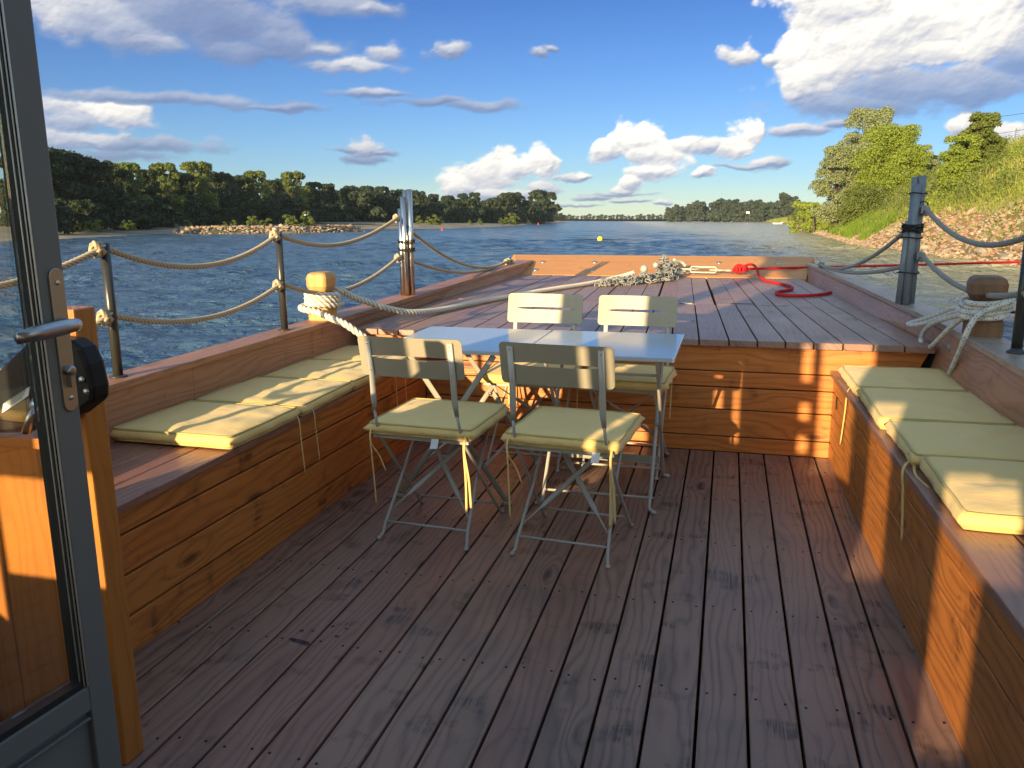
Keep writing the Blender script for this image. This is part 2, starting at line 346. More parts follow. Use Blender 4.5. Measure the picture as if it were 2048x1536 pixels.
# ------------------------------------------------------------------ clouds on the sky dome
CL = [(-0.44,0.203,0.067,0.0302,0.56),(-0.373,0.212,0.081,0.0372,0.38),(-0.314,0.202,0.081,0.0317,0.3),(-0.252,0.186,0.059,0.0209,0.34),(-0.413,0.19,0.044,0.0234,0.5),(-0.207,0.23,0.065,0.0155,0.42),(-0.159,0.227,0.019,0.0076,0.5),(-0.395,0.18,0.044,0.0124,0.5),(-0.476,0.203,0.027,0.027,0.7),(-0.29,0.177,0.064,0.013,0.3),(-0.215,0.183,0.026,0.0086,0.55),(-0.188,0.167,0.05,0.0093,0.55),(-0.141,0.179,0.019,0.0093,0.5),(-0.073,0.184,0.019,0.0107,0.6),(0.026,0.184,0.01,0.0054,0.5),(0.043,0.188,0.01,0.0036,0.5),(-0.419,0.125,0.059,0.0079,0.336),(-0.345,0.125,0.084,0.0076,0.288),(-0.261,0.121,0.041,0.0052,0.34),(-0.437,0.108,0.041,0.0178,0.784),(-0.468,0.101,0.028,0.0176,0.48),(-0.456,0.079,0.053,0.0125,0.6000000000000001),(-0.398,0.077,0.066,0.0103,0.336),(-0.433,0.066,0.049,0.0081,0.24),(-0.151,0.138,0.047,0.005,0.4),(-0.088,0.131,0.048,0.0065,0.34),(-0.043,0.127,0.046,0.0084,0.34),(-0.176,0.078,0.024,0.0094,0.7),(-0.192,0.077,0.028,0.0049,0.4),(-0.152,0.075,0.018,0.0038,0.45),(-0.175,0.069,0.03,0.0057,0.35),(-0.023,0.051,0.034,0.0223,0.782),(-0.055,0.035,0.024,0.0137,0.8),(0.006,0.057,0.023,0.0136,0.8280000000000001),(0.037,0.058,0.017,0.0203,0.874),(0.062,0.048,0.026,0.0063,0.6),(0.079,0.049,0.012,0.0058,0.8),(-0.014,0.028,0.052,0.0079,0.6),(0.03,0.035,0.021,0.0098,0.6),(0.145,0.087,0.027,0.0169,0.92),(0.119,0.079,0.018,0.0124,0.92),(0.159,0.073,0.033,0.018,0.92),(0.16,0.053,0.028,0.0096,0.8280000000000001),(0.198,0.082,0.029,0.0094,0.782),(0.232,0.08,0.029,0.0093,0.6),(0.267,0.091,0.016,0.0138,0.92),(0.254,0.078,0.016,0.014,0.8280000000000001),(0.137,0.039,0.013,0.0097,0.8280000000000001),(0.129,0.03,0.017,0.0068,0.7),(0.223,0.051,0.014,0.0071,0.8),(0.292,0.062,0.024,0.0065,0.6),(0.322,0.095,0.029,0.0068,0.55),(0.271,0.059,0.032,0.0027,0.4),(0.086,0.024,0.026,0.0044,0.55),(0.138,0.019,0.03,0.0034,0.6),(0.12,0.027,0.046,0.0024,0.4),(0.178,0.016,0.015,0.0044,0.7),(0.074,0.016,0.031,0.0025,0.5),(0.396,0.178,0.088,0.0473,0.94),(0.329,0.152,0.042,0.0417,0.8929999999999999),(0.312,0.173,0.032,0.0267,0.94),(0.354,0.214,0.063,0.0346,0.94),(0.441,0.197,0.088,0.0501,0.94),(0.505,0.182,0.055,0.0403,0.8929999999999999),(0.433,0.132,0.09,0.0282,0.42),(0.366,0.12,0.068,0.0172,0.4),(0.259,0.174,0.02,0.0101,0.8),(0.289,0.17,0.018,0.011,0.846),(0.5,0.125,0.013,0.0152,0.3),(0.545,0.165,0.048,0.053,0.5),(0.525,0.151,0.025,0.0183,0.25),(0.449,0.166,0.032,0.0235,0.846),(0.48,0.124,0.053,0.0163,0.34),(0.401,0.116,0.057,0.013,0.34),(0.481,0.091,0.012,0.0127,0.8929999999999999),(0.524,0.08,0.03,0.0163,0.75),(0.373,0.1,0.03,0.0051,0.5),(0.75,0.25,0.14,0.06,0.8),(0.95,0.16,0.12,0.05,0.7),(0.62,0.42,0.12,0.05,0.9),(0.3,0.38,0.14,0.05,0.6),(-0.3,0.36,0.16,0.04,0.5),(-0.8,0.2,0.14,0.05,0.5),(-0.75,0.1,0.12,0.02,0.5)]
def vnoise(X, Y, seed):
    r = np.random.default_rng(seed).random((256, 256)); xi = np.floor(X).astype(int); yi = np.floor(Y).astype(int)
    fx = X-xi; fy = Y-yi; fx = fx*fx*fx*(fx*(fx*6-15)+10); fy = fy*fy*fy*(fy*(fy*6-15)+10)
    g = lambda i, j: r[(xi+i) & 255, (yi+j) & 255]
    return (g(0, 0)*(1-fx)+g(1, 0)*fx)*(1-fy)+(g(0, 1)*(1-fx)+g(1, 1)*fx)*fy
def fbm(X, Y, sc, o, seed, gain=.5):
    a = 1; t = 0; tot = 0
    for k in range(o):
        t = t+a*vnoise(X*sc+k*17.3, Y*sc+k*9.1, seed+k); tot += a; a *= gain; sc *= 2.03
    return t/tot
def puff(X, Y, sc, o, seed, gain=.5):                         # fractal of round puffs (inverted cell noise)
    a = 1; t = 0; tot = 0
    for k in range(o):
        g = np.random.default_rng(seed+k); jx = g.random((128, 128)); jy = g.random((128, 128))
        x = X*sc+k*31.7; y = Y*sc+k*11.9; xi = np.floor(x).astype(int); yi = np.floor(y).astype(int); acc = np.zeros(X.shape)
        for i in (-1, 0, 1):
            for j in (-1, 0, 1):
                q = ((xi+i) & 127, (yi+j) & 127); d2 = (xi+i+jx[q]-x)**2+(yi+j+jy[q]-y)**2
                acc += np.exp(-9*np.sqrt(d2))
        t = t+a*np.clip(1+np.log(acc+1e-9)/9, 0, 1); tot += a; a *= gain; sc *= 2.1
    return t/tot
def clouds(A, E):
    wx = (fbm(A, E, 30, 5, 3)-.5)*.030; wy = (fbm(A, E, 30, 5, 13)-.5)*.010
    X = A+wx; Y = E+wy; f = np.full(A.shape, -9.); bs = np.zeros(A.shape); ws = np.zeros(A.shape)+1e-9
    for (a, e, ra, re, br) in CL:
        dy = (Y-e)/re; dy = np.where(dy < 0, dy*1.25, dy)
        v = 1-np.sqrt(((X-a)/ra)**2+dy**2); f = np.maximum(f, v)
        q = np.exp(np.clip(v, -3, 1)*7); bs += q*(br-.16*np.clip(-dy, -1, 1)); ws += q
    br = bs/ws; hb = np.clip(br, 0, 1)
    pf = puff(A+wx*.3, E*1.2+wy*.3, 24, 6, 31, .47); ps = puff(A+wx*.3, E*1.2+wy*.3, 24, 3, 31, .40)*.5+puff(A+wx*.3, E*1.3+wy*.3, 11, 3, 71, .5)*.95
    F = f+np.clip(f, 0, 1)*.7+.40+(pf-.60)*(.9+1.5*hb)+(fbm(A*.5, E, 50, 6, 51, .55)-.5)*(1.9-1.0*hb)
    F = np.maximum(F, (f-.20)*2.2)
    h = np.clip(F, 0, 3)**.6*.5+ps*.85*hb+fbm(A, E*1.3, 14, 4, 77, .42)*.7
    gy, gx = np.gradient(h, E[:, 0], A[0]); gx = gx*.0080; gy = gy*.0080
    n = 1/np.sqrt(1+gx**2+gy**2)
    L = (.34*gx-.60*gy+.72)*n
    lit = np.clip(br*.88+(L-.70)*(.22+.46*hb)+(fbm(A, E*1.5, 12, 3, 91)-.5)*.35-.04, 0, 1)
    dn = np.clip((F-.02)/(.48+1.0*(1-hb)), 0, 1); dn = dn*dn*(3-2*dn)
    return dn*(.62+.38*np.clip(hb*1.5, 0, 1)), lit
def cloud_dome():
    a = np.concatenate([np.linspace(-1.3, -.62, 90)[:-1], np.linspace(-.62, .62, 1050), np.linspace(.62, 1.3, 90)[1:]])
    e = np.concatenate([np.linspace(.0, .262, 290), np.linspace(.262, .55, 60)[1:]])
    A, E = np.meshgrid(a, e); dn, lt = clouds(A, E)
    dn *= np.clip((E-.001)/.012, 0, 1); D = 9500.
    V = np.stack([D*np.sin(A)*np.cos(E), D*np.cos(A)*np.cos(E), D*np.sin(E)+ZC], -1).reshape(-1, 3); n, m = A.shape
    I = np.arange(n*m).reshape(n, m); Fq = np.stack([I[:-1, :-1], I[:-1, 1:], I[1:, 1:], I[1:, :-1]], -1).reshape(-1, 4)
    d = dn.ravel(); Fq = Fq[d[Fq].max(1) > .004]; use = np.unique(Fq); re = np.full(n*m, -1); re[use] = np.arange(len(use))
    me = npmesh('clouds', V[use], re[Fq], smooth=True, attrs={'dens': d[use], 'lit': lt.ravel()[use]})
    mt = bpy.data.materials.new('cloud'); mt.use_nodes = True; k = NB(mt.node_tree); mt.node_tree.nodes.clear()
    c = k.ramp(attr(k, 'lit', 'Fac'), [(0, (.13, .17, .29)), (.25, (.20, .25, .38)), (.5, (.37, .40, .48)), (.72, (.60, .59, .58)), (1, (.92, .87, .76))])
    em = k.new('ShaderNodeEmission'); k.put(em.inputs[0], c); em.inputs[1].default_value = .66
    tr = k.new('ShaderNodeBsdfTransparent'); mx = k.new('ShaderNodeMixShader'); k.put(mx.inputs[0], attr(k, 'dens', 'Fac'))
    k.L.new(tr.outputs[0], mx.inputs[1]); k.L.new(em.outputs[0], mx.inputs[2]); o = k.new('ShaderNodeOutputMaterial'); k.L.new(mx.outputs[0], o.inputs[0])
    mt.cycles.emission_sampling = 'NONE'
    tag(link('sky', me, mt), 'white and grey cumulus clouds in a deep blue evening sky', kind='structure')
cloud_dome()
# ------------------------------------------------------------------ water
def waterfn(n, p):
    t = n.new('ShaderNodeNewGeometry').outputs['Position']
    r = n.vm('MULTIPLY', t, (1.0, 1.9, 1)); x_, y_, _ = n.sep(t)
    a = n.noise(r, .16, 3, .5, .3); b2 = n.noise(n.vm('MULTIPLY', t, (1.0, 1.5, 1)), .62, 3, .55, .6); c = n.noise(n.vm('MULTIPLY', t, (1.2, 1.5, 1)), 2.3, 4, .6, .8)
    patch = n.sm(n.noise(n.vm('MULTIPLY', t, (1, 2.5, 1)), .035, 3), .3, .7)
    h = n.m('ADD', n.m('MULTIPLY', a, .55), n.m('ADD', n.m('MULTIPLY', b2, n.m('ADD', .60, n.m('MULTIPLY', patch, .30))), n.m('MULTIPLY', c, n.m('ADD', .24, n.m('MULTIPLY', patch, .16)))))
    bn = bump(n, p, h, 1.0, 1.0)
    sh = n.sm(n.m('SUBTRACT', x_, n.m('MULTIPLY', y_, .12)), 4.0, 17.0)       # shallow sandy water towards the right bank
    n.put(p.inputs['Base Color'], n.mix(sh, (.050, .100, .165), (.34, .32, .18)))
M_WATER = mat('river_water', (.01, .03, .05), .16, 0, .5, waterfn, IOR=1.333)
def water_sheet():
    r = np.concatenate([[1.2], 1.2*np.exp(np.arange(1, 520)*.0094), 1.2*np.exp(519*.0094)*np.exp(np.arange(1, 60)*.073)]); r = r[r < 9000]; r = np.r_[r, 9000]
    th = np.concatenate([np.linspace(-np.pi, -.72, 46)[:-1], np.linspace(-.72, .72, 470), np.linspace(.72, np.pi, 46)[1:]])
    TH, RR_ = np.meshgrid(th, r); X = RR_*np.sin(TH); Y = RR_*np.cos(TH); Z = np.zeros(X.shape); q = np.random.default_rng(4)
    pat = .55+.9*np.clip((fbm(X*.045+900, Y*.09+900, 1, 3, 61)-.35)*2.2, 0, 1)
    wx_ = X+(fbm(X*.3+400, Y*.3+400, 1, 3, 62)-.5)*1.6; wy_ = Y+(fbm(X*.3+400, Y*.3+400, 1, 3, 63)-.5)*1.6
    for k in range(40):
        lam = .32*(11.5)**q.random(); a = math.radians(100)+q.normal(0, .55); sl = .060*(lam/.9)**-.12; ph = q.random()*6.283
        w_ = np.sin((wx_*math.cos(a)+wy_*math.sin(a))*6.283/lam+ph); w_ = 1-2*np.sqrt(.5-.5*w_*.985)   # sharper crests
        res = np.clip(lam/(RR_*.0094*2.6)-.35, 0, 1); Z += w_*sl*lam/6.283*res
    Z *= pat*np.clip((r[-1]-RR_)/1e3, 0, 1)
    I = np.arange(X.size).reshape(X.shape); Fq = np.stack([I[:-1, :-1], I[:-1, 1:], I[1:, 1:], I[1:, :-1]], -1).reshape(-1, 4)
    tag(link('water', npmesh('water', np.stack([X, Y, Z], -1).reshape(-1, 3), Fq, smooth=True), M_WATER), None, kind='structure')
water_sheet()
# ------------------------------------------------------------------ banks
def resample(P, step):
    P = np.array(P, float); d = np.r_[0, np.cumsum(np.linalg.norm(np.diff(P, axis=0), axis=1))]
    s = np.arange(0, d[-1], step); return np.stack([np.interp(s, d, P[:, 0]), np.interp(s, d, P[:, 1])], 1)
def smoothline(P, step, it=6):
    Q = resample(P, step)
    for _ in range(it): Q[1:-1] = (Q[:-2]+2*Q[1:-1]+Q[2:])/4
    return Q
def strip(name, Q, side, T, hf, m, namp=.2, nsc=.35, seed=1):
    d = np.gradient(Q, axis=0); nn = np.stack([d[:, 1], -d[:, 0]], 1)*side; nn /= np.linalg.norm(nn, axis=1)[:, None]
    T = np.array(T); X = Q[:, None, 0]+nn[:, None, 0]*T; Y = Q[:, None, 1]+nn[:, None, 1]*T; Tt = np.broadcast_to(T, X.shape)
    H = hf(Tt, Y); N_ = (fbm(X*nsc+500, Y*nsc+500, 1, 4, seed)-.5)*2*namp*np.clip(Tt/2+.4, .3, 1); H = H+N_
    I = np.arange(X.size).reshape(X.shape); Fq = np.stack([I[:-1, :-1], I[:-1, 1:], I[1:, 1:], I[1:, :-1]], -1).reshape(-1, 4)
    if side < 0: Fq = Fq[:, ::-1]
    o = link(name, npmesh(name, np.stack([X, Y, H], -1).reshape(-1, 3), Fq, smooth=True), m); tag(o, None, kind='structure')
    return Q, nn
RQ = smoothline([(9, -60), (13, 0), (17, 15), (20.1, 32.8), (21.4, 38.4), (23.6, 49.1), (24.4, 56), (26.4, 65.3), (32.4, 85.9), (37.9, 103.8), (51.4, 150.6), (89.4, 274), (147, 464), (178, 640)], 1.0)
def hR(t, y):
    H = np.interp(y, [0, 100, 170, 270, 900], [9.3, 9.2, 5.0, 2.8, 2.4]); k = np.interp(y, [0, 60, 110, 200, 400], [.68, .67, .62, .42, .22])
    a = np.maximum(t, 0)*k; return a/(1+(a/H)**4)**.25+np.minimum(t, 0)*.5
RT = [-3, -1.5, -.5, 0, .5, 1, 1.6, 2.3, 3, 3.8, 4.6, 5.5, 6.5, 7.5, 8.5, 9.5, 10.5, 11.5, 12.5, 14, 16, 20, 30, 60, 160]
RQ, RN = strip('river_bank', RQ, 1, RT, hR, M_EARTH, .16, .5, 3)
def onR(i, t):
    i = np.asarray(i); f_ = i-np.floor(i); i0 = np.clip(np.floor(i).astype(int), 0, len(RQ)-2)
    q = RQ[i0]*(1-f_)[..., None]+RQ[i0+1]*f_[..., None]; nn = RN[i0]; x = q[..., 0]+nn[..., 0]*t; y = q[..., 1]+nn[..., 1]*t
    N_ = (fbm(x*.5+500, y*.5+500, 1, 4, 3)-.5)*2*.16*np.clip(t/2+.4, .3, 1); return x, y, hR(t, y)+N_
def zR(x, y):
    d = (RQ-np.array([x, y])); i = int(np.argmin((d**2).sum(1))); t = float(-(d[i]*RN[i]).sum()); return float(hR(np.array(t), np.array(RQ[i][1])))
LQ = smoothline([(-40, -80), (-41, 0), (-43, 60), (-44.5, 84), (-44, 97), (-42.5, 112), (-39, 130), (-33, 150), (-25, 163), (-12.3, 167), (-8, 195), (2.4, 251), (7.5, 335), (22, 431), (34, 560), (60, 900)], 2.0, 4)
def hL(t, y): return np.where(t < 14, np.clip(t, -5, 14)*.045, .63+(np.minimum(t, 60)-14)*.02)
strip('sand_beach', LQ, -1, [-4, -1, 0, 1, 3, 6, 9, 12, 15, 18, 24, 40, 90, 300], hL, M_SAND, .12, .25, 5)
FQ = smoothline([(900, 900), (300, 760), (200, 690), (160, 840), (110, 900), (40, 980), (-200, 1200), (-900, 1500)], 12, 3)
strip('far_bank', FQ, 1, [-6, 0, 6, 20, 60, 400, 1500], lambda t, y: np.clip(t, -6, 30)*.07, M_LAND, .2, .05, 6)
# ------------------------------------------------------------------ stones
def rockmesh(seed, sub=2, flat=.6):
    import bmesh
    bm = bmesh.new(); bmesh.ops.create_icosphere(bm, subdivisions=sub, radius=1); r = random.Random(seed)
    pl = [(Vector((r.gauss(0, 1), r.gauss(0, 1), r.gauss(0, 1))).normalized(), r.uniform(.45, .8)) for _ in range(9)]
    for v in bm.verts:
        p = v.co.copy()
        for nrm, dd in pl:
            k = p.dot(nrm)-dd
            if k > 0: p -= nrm*k*.95
        p += Vector((mnoise.noise(p*2.1+Vector((seed, 0, 0))), mnoise.noise(p*2.1+Vector((0, seed, 0))), mnoise.noise(p*2+Vector((0, 0, seed)))))*.10
        p.z *= flat; v.co = p
    V = np.array([v.co[:] for v in bm.verts]); F_ = np.array([[v.index for v in f.verts] for f in bm.faces]); bm.free(); return V, F_
RKV = [rockmesh(s) for s in range(7)]; RKS = [rockmesh(s+20, 1) for s in range(6)]
RKM = [npmesh('stone', v, f, rnd=np.full(len(f), .15*i)) for i, (v, f) in enumerate(RKV)]
for m_ in RKM: m_.materials.append(M_ROCK)
def rnd_rot(n):
    q = RNG.normal(size=(n, 4)); q /= np.linalg.norm(q, axis=1)[:, None]; w_, x, y, z = q.T
    return np.stack([1-2*(y*y+z*z), 2*(x*y-z*w_), 2*(x*z+y*w_), 2*(x*y+z*w_), 1-2*(x*x+z*z), 2*(y*z-x*w_), 2*(x*z-y*w_), 2*(y*z+x*w_), 1-2*(x*x+y*y)], -1).reshape(n, 3, 3)
def yaw_rot(n, tilt=.35):
    a = RNG.uniform(0, 2*np.pi, n); z = np.zeros((n, 3, 3)); z[:, 0, 0] = np.cos(a); z[:, 0, 1] = -np.sin(a); z[:, 1, 0] = np.sin(a); z[:, 1, 1] = np.cos(a); z[:, 2, 2] = 1
    b1 = RNG.normal(0, tilt, n); T_ = np.zeros((n, 3, 3)); T_[:, 0, 0] = 1; T_[:, 1, 1] = np.cos(b1); T_[:, 1, 2] = -np.sin(b1); T_[:, 2, 1] = np.sin(b1); T_[:, 2, 2] = np.cos(b1)
    return np.einsum('nij,njk->nik', T_, z)
def scatter(name, base, P, S_, Rm, m, label, kind='stuff', cat=None):
    Vs = []; Fs = []; rs = []; off = 0; n = len(P); k = RNG.integers(0, len(base), n)
    for j, (V, F_) in enumerate(base):
        idx = np.where(k == j)[0]
        if not len(idx): continue
        W_ = np.einsum('nij,vj->nvi', Rm[idx], V)*S_[idx][:, None, None]+P[idx][:, None, :]
        Vs.append(W_.reshape(-1, 3)); Fs.append((F_[None]+(np.arange(len(idx))*len(V))[:, None, None]).reshape(-1, F_.shape[1])+off); off += len(idx)*len(V)
        rs.append(np.repeat(RNG.random(len(idx)), len(F_)))
    return tag(link(name, npmesh(name, np.concatenate(Vs), np.concatenate(Fs), rnd=np.concatenate(rs)), m), label, cat, kind=kind)
n = 10500; i_ = 60+20+RNG.random(n)**1.0*95; t_ = -.35+RNG.random(n)**1.0*np.interp(i_, [80, 110, 130, 150, 180], [5.6, 4.8, 2.6, 1.5, 1.4])
x, y, z = onR(i_, t_); s_ = RNG.uniform(.05, .17, n)*np.where(RNG.random(n) < .1, 1.5, 1)
scatter('stones', RKS, np.stack([x, y, z+s_*.12], -1), s_, yaw_rot(n, .4), M_ROCK, 'orange and pale stones of the embankment on the right bank')
n = 1500; i_ = 60+105+RNG.random(n)**1.5*200; t_ = -.3+RNG.random(n)*1.8; x, y, z = onR(i_, t_); s_ = RNG.uniform(.15, .4, n)
scatter('stones', RKS, np.stack([x, y, z], -1), s_, yaw_rot(n), M_ROCK, 'pale stones along the waterline further up the right bank')
for k in range(110):
    i1 = 60+24+random.random()**1.2*62; t1 = random.uniform(-.35, float(np.interp(i1, [80, 110, 130, 150], [4.6, 4.2, 2.2, 1.2]))); x, y, z = onR(np.array([i1]), np.array([t1])); s1 = random.uniform(.18, .40)*(1.25 if k % 9 == 0 else 1)
    o = link('boulder', RKM[k % 7], None); o.location = (x[0], y[0], z[0]+s1*.1); o.rotation_euler = (random.gauss(0, .25), -.3+random.gauss(0, .2), random.uniform(0, 6.3)); o.scale = (s1*random.uniform(.9, 1.7), s1, s1*random.uniform(.7, 1))
    tag(o, 'weathered boulder lying among the stones of the right embankment', 'boulder', 'boulders on the right embankment')
# rubble groyne on the left bank
GQ = resample([(-42.5, 109), (-37.8, 108.6), (-31, 112.5), (-27.5, 122), (-25.2, 131)], .5); gd = np.gradient(GQ, axis=0); gn = np.stack([-gd[:, 1], gd[:, 0]], 1); gn /= np.linalg.norm(gn, axis=1)[:, None]
GT = np.array([-3.2, -2, -1, 0, 1, 2, 3.2]); GH = np.array([-.3, .25, .62, .78, .62, .25, -.3])
X = GQ[:, None, 0]+gn[:, None, 0]*GT; Y = GQ[:, None, 1]+gn[:, None, 1]*GT; I_ = np.arange(X.size).reshape(X.shape)
tag(link('groyne_terrain', npmesh('groyne', np.stack([X, Y, np.broadcast_to(GH, X.shape)], -1).reshape(-1, 3), np.stack([I_[:-1, :-1], I_[:-1, 1:], I_[1:, 1:], I_[1:, :-1]], -1).reshape(-1, 4), smooth=True), M_LAND), 'low spur of earth and rubble reaching into the river', kind='structure')
n = 1500; k_ = RNG.integers(0, len(GQ), n); t_ = RNG.uniform(-3, 3, n); s_ = RNG.uniform(.12, .34, n)
scatter('stones', RKS, np.stack([GQ[k_, 0]+gn[k_, 0]*t_+RNG.uniform(-.3, .3, n), GQ[k_, 1]+gn[k_, 1]*t_+RNG.uniform(-.3, .3, n), np.interp(t_, GT, GH)+s_*.3], -1), s_, yaw_rot(n), M_ROCK, 'pale rubble of the spur below the dark wood')
for k in range(36):
    j = int(len(GQ)*.35+random.random()*len(GQ)*.64); t1 = random.uniform(-2.2, 1.2); s1 = random.uniform(.28, .5)
    o = link('boulder', RKM[k % 7], None); o.location = (GQ[j, 0]+gn[j, 0]*t1, GQ[j, 1]+gn[j, 1]*t1, float(np.interp(t1, GT, GH))+.12); o.rotation_euler = (random.gauss(0, .3), random.gauss(0, .3), random.uniform(0, 6.3)); o.scale = (s1*1.2, s1, s1)
    tag(o, 'pale rounded boulder heaped on the rubble spur', 'boulder', 'boulders on the rubble spur')
# ------------------------------------------------------------------ vegetation
def leafset(lobes, n, size, seed, fill=.35, droop=0., asp=1.5, up=.15):
    r = np.random.default_rng(seed); L = np.array(lobes, float); wgt = L[:, 3]**2; k = r.choice(len(L), n, p=wgt/wgt.sum())
    d = r.normal(size=(n, 3)); d /= np.linalg.norm(d, axis=1)[:, None]; d[:, 2] = np.where(d[:, 2] < -.55, -d[:, 2], d[:, 2])
    rad = L[k, 3]*(1-(r.random(n)**2)*fill)*(1+.30*(fbm(d[:, 0]*2+k+9, d[:, 1]*2+d[:, 2]*2+9, 1.5, 3, seed)-.5)*2)
    c = L[k, :3]+d*rad[:, None]*np.array([1, 1, .85]); c[:, 2] -= droop*r.random(n)
    nn = d*.9+r.normal(size=(n, 3))*.75+np.array([0, 0, up]); nn /= np.linalg.norm(nn, axis=1)[:, None]
    a = r.normal(size=(n, 3)); u = np.cross(nn, a); u /= np.linalg.norm(u, axis=1)[:, None]; v = np.cross(nn, u)
    s_ = size*r.uniform(.55, 1.35, n)[:, None]; u = u*s_*asp*.5; v = v*s_*.5
    V = np.stack([c-u, c-v*.9+u*.1, c+u, c+v*.9-u*.1], 1).reshape(-1, 3); return V, np.arange(4*n).reshape(n, 4), np.clip(r.random(n)*.8+.2*r.random(), 0, 1)
def lobes_for(seed, H=10., w=3.4, base=.6, n=26, lr=1.):
    r = random.Random(seed); L = []
    for i in range(n):
        f_ = (i+.5)/n; zz = base+(H-base-1.0)*f_; ww = w*(math.sin(math.pi*(.20+f_*.66))**.6)
        a = r.uniform(0, 6.283); q = ww*math.sqrt(r.random())*.82; L.append((math.cos(a)*q, math.sin(a)*q, zz+r.uniform(-.4, .4), r.uniform(.26, .46)*w*(1-.25*f_)*lr))
    [L.append((r.uniform(-.45, .45)*w, r.uniform(-.45, .45)*w, H-r.uniform(.3, .42)*w*lr, .30*w*lr)) for _ in range(3 if lr == 1 else 9)]; return L
def treekind(seed, nleaf, size, lm, H=10., w=3.4, base=.6, n=26, asp=1.5, trunk=.28, name='tree', parts=True, lr=1., **kw):
    L = lobes_for(seed, H, w, base, n, lr); V, F_, rn = leafset(L, nleaf, size, seed, **kw); cm = npmesh('crown', V, F_, rnd=rn); cm.materials.append(lm)
    t = Mesh(); t.tube([(0, 0, -.6), (.1, 0, H*.25), (-.05, .1, H*.5), (.1, .05, H*.8)], [trunk, trunk*.75, trunk*.5, trunk*.15], 7)
    r = random.Random(seed)
    for i in range(9):
        l = L[r.randrange(len(L))]; z0 = max(.5, l[2]*.55); t.tube([(0, 0, z0), (l[0]*.5, l[1]*.5, (z0+l[2])*.5+.2), (l[0]*.95, l[1]*.95, l[2])], [trunk*.42, trunk*.28, .03], 5)
    tm = t.make('trunk'); tm.materials.append(M_BARK); return cm, tm
def place_tree(name, kind_, x, y, z, s, rz, label, cat='tree', group=None, parts=True, sx=1.):
    cm, tm = kind_
    o = bpy.data.objects.new(name, None); COL.objects.link(o); o.location = (x, y, z); o.rotation_euler = (0, 0, rz); o.scale = (s*sx, s*sx, s)
    tag(o, label, cat, group); c = link('crown', cm, None, o)
    if parts: link('trunk', tm, None, o)
    return o
BELT = [treekind(40+i, 11000, .29, M_LDARK, H=10, w=(3.6, 4.2, 3.2, 3.9)[i], base=.3, n=38, lr=.82) for i in range(4)]
BUSH = [treekind(60+i, 2200, .34, M_LDARK, H=4, w=2.4, base=.1, n=14, trunk=.1) for i in range(2)]
FARK = [treekind(70+i, 2600, .62, M_LFAR, H=10, w=(4.2, 3.6, 4.6)[i], base=.2, n=24) for i in range(3)]
tops = [(60, 300, 96), (100, 305, 100), (135, 312, 104), (170, 322, 108), (205, 330, 113), (240, 345, 120), (258, 338, 124), (300, 347, 132), (335, 338, 140), (372, 352, 146), (400, 336, 152), (440, 350, 160), (480, 356, 168), (515, 352, 176), (550, 366, 186), (590, 354, 196), (630, 370, 205), (660, 373, 212), (700, 376, 220), (735, 377, 228), (765, 378, 236), (800, 382, 244), (832, 384, 252), (868, 392, 262), (898, 394, 276), (925, 390, 290), (950, 389, 302), (985, 398, 318), (1012, 390, 335), (1032, 388, 350), (1058, 402, 372), (1080, 403, 400), (1098, 408, 430), (1112, 424, 470), (1128, 430, 540)]
SUNK = [treekind(90+i, 11000, .27, M_LOLV, H=10, w=(3.8, 3.2)[i], base=.3, n=38, lr=.78) for i in range(2)]  # paler leaf copy paints sunlit crowns into the left bank wood
def wpos(px, D): return (px-1024)/1692.*D, D
rr = random.Random(5)
for (px, py, D) in tops:
    x, y = wpos(px, D); H = (439-py)/1660*D+ZC
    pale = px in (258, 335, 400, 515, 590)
    place_tree('riverside_tree', SUNK[px % 2] if pale else BELT[rr.randrange(4)], x, y, .9, (H-.9)/9.6*(1.04 if pale else 1), rr.uniform(0, 6.3), {258: 'tree coloured a sunlit pale green, leftmost such one of the left bank wood', 335: 'second tree coloured sunlit green from the left in the left bank wood', 400: 'tallest tree coloured sunlit green in the left bank wood, above the start of the rubble spur', 515: 'round tree coloured sunlit green above the middle of the rubble spur', 590: 'rightmost tree coloured sunlit green of the left bank wood, above the end of the spur'}.get(px, 'dark leafy tree in the wood along the left bank, one of its front row'), group=None if pale else 'trees of the left bank wood, front row')
    xb, yb = wpos(px-rr.uniform(4, 26), D*1.07+rr.uniform(4, 12)); place_tree('riverside_tree', BELT[rr.randrange(4)], xb, yb, .9, (H-.9)/9.6*rr.uniform(.86, 1.0), rr.uniform(0, 6.3), 'tree of the left bank wood partly hidden behind its front row', group='trees of the left bank wood, second row', parts=False)
    xb, yb = wpos(px+rr.uniform(-15, 15), D*1.18+rr.uniform(10, 20)); place_tree('riverside_tree', BELT[rr.randrange(4)], xb, yb, .9, (H-.9)/9.6*rr.uniform(.85, 1.02), rr.uniform(0, 6.3), 'tree deep inside the left bank wood', group='trees deep in the left bank wood', parts=False)
for k in range(46):
    px = 70+k*22.5+rr.uniform(-8, 8); D = float(np.interp(px, [t[0] for t in tops], [t[2] for t in tops]))*.94-4; x, y = wpos(px, D)
    place_tree('waterside_bush', BUSH[k % 2], x, y, .7, D/150*rr.uniform(.65, 1.5), rr.uniform(0, 6.3), 'dark bush at the foot of the left bank wood', 'bush', 'bushes below the left bank wood', parts=False)
GB = [treekind(80+i, 900, .17, M_LOLV, H=2, w=1.1, base=0, n=9, trunk=.04) for i in range(2)]
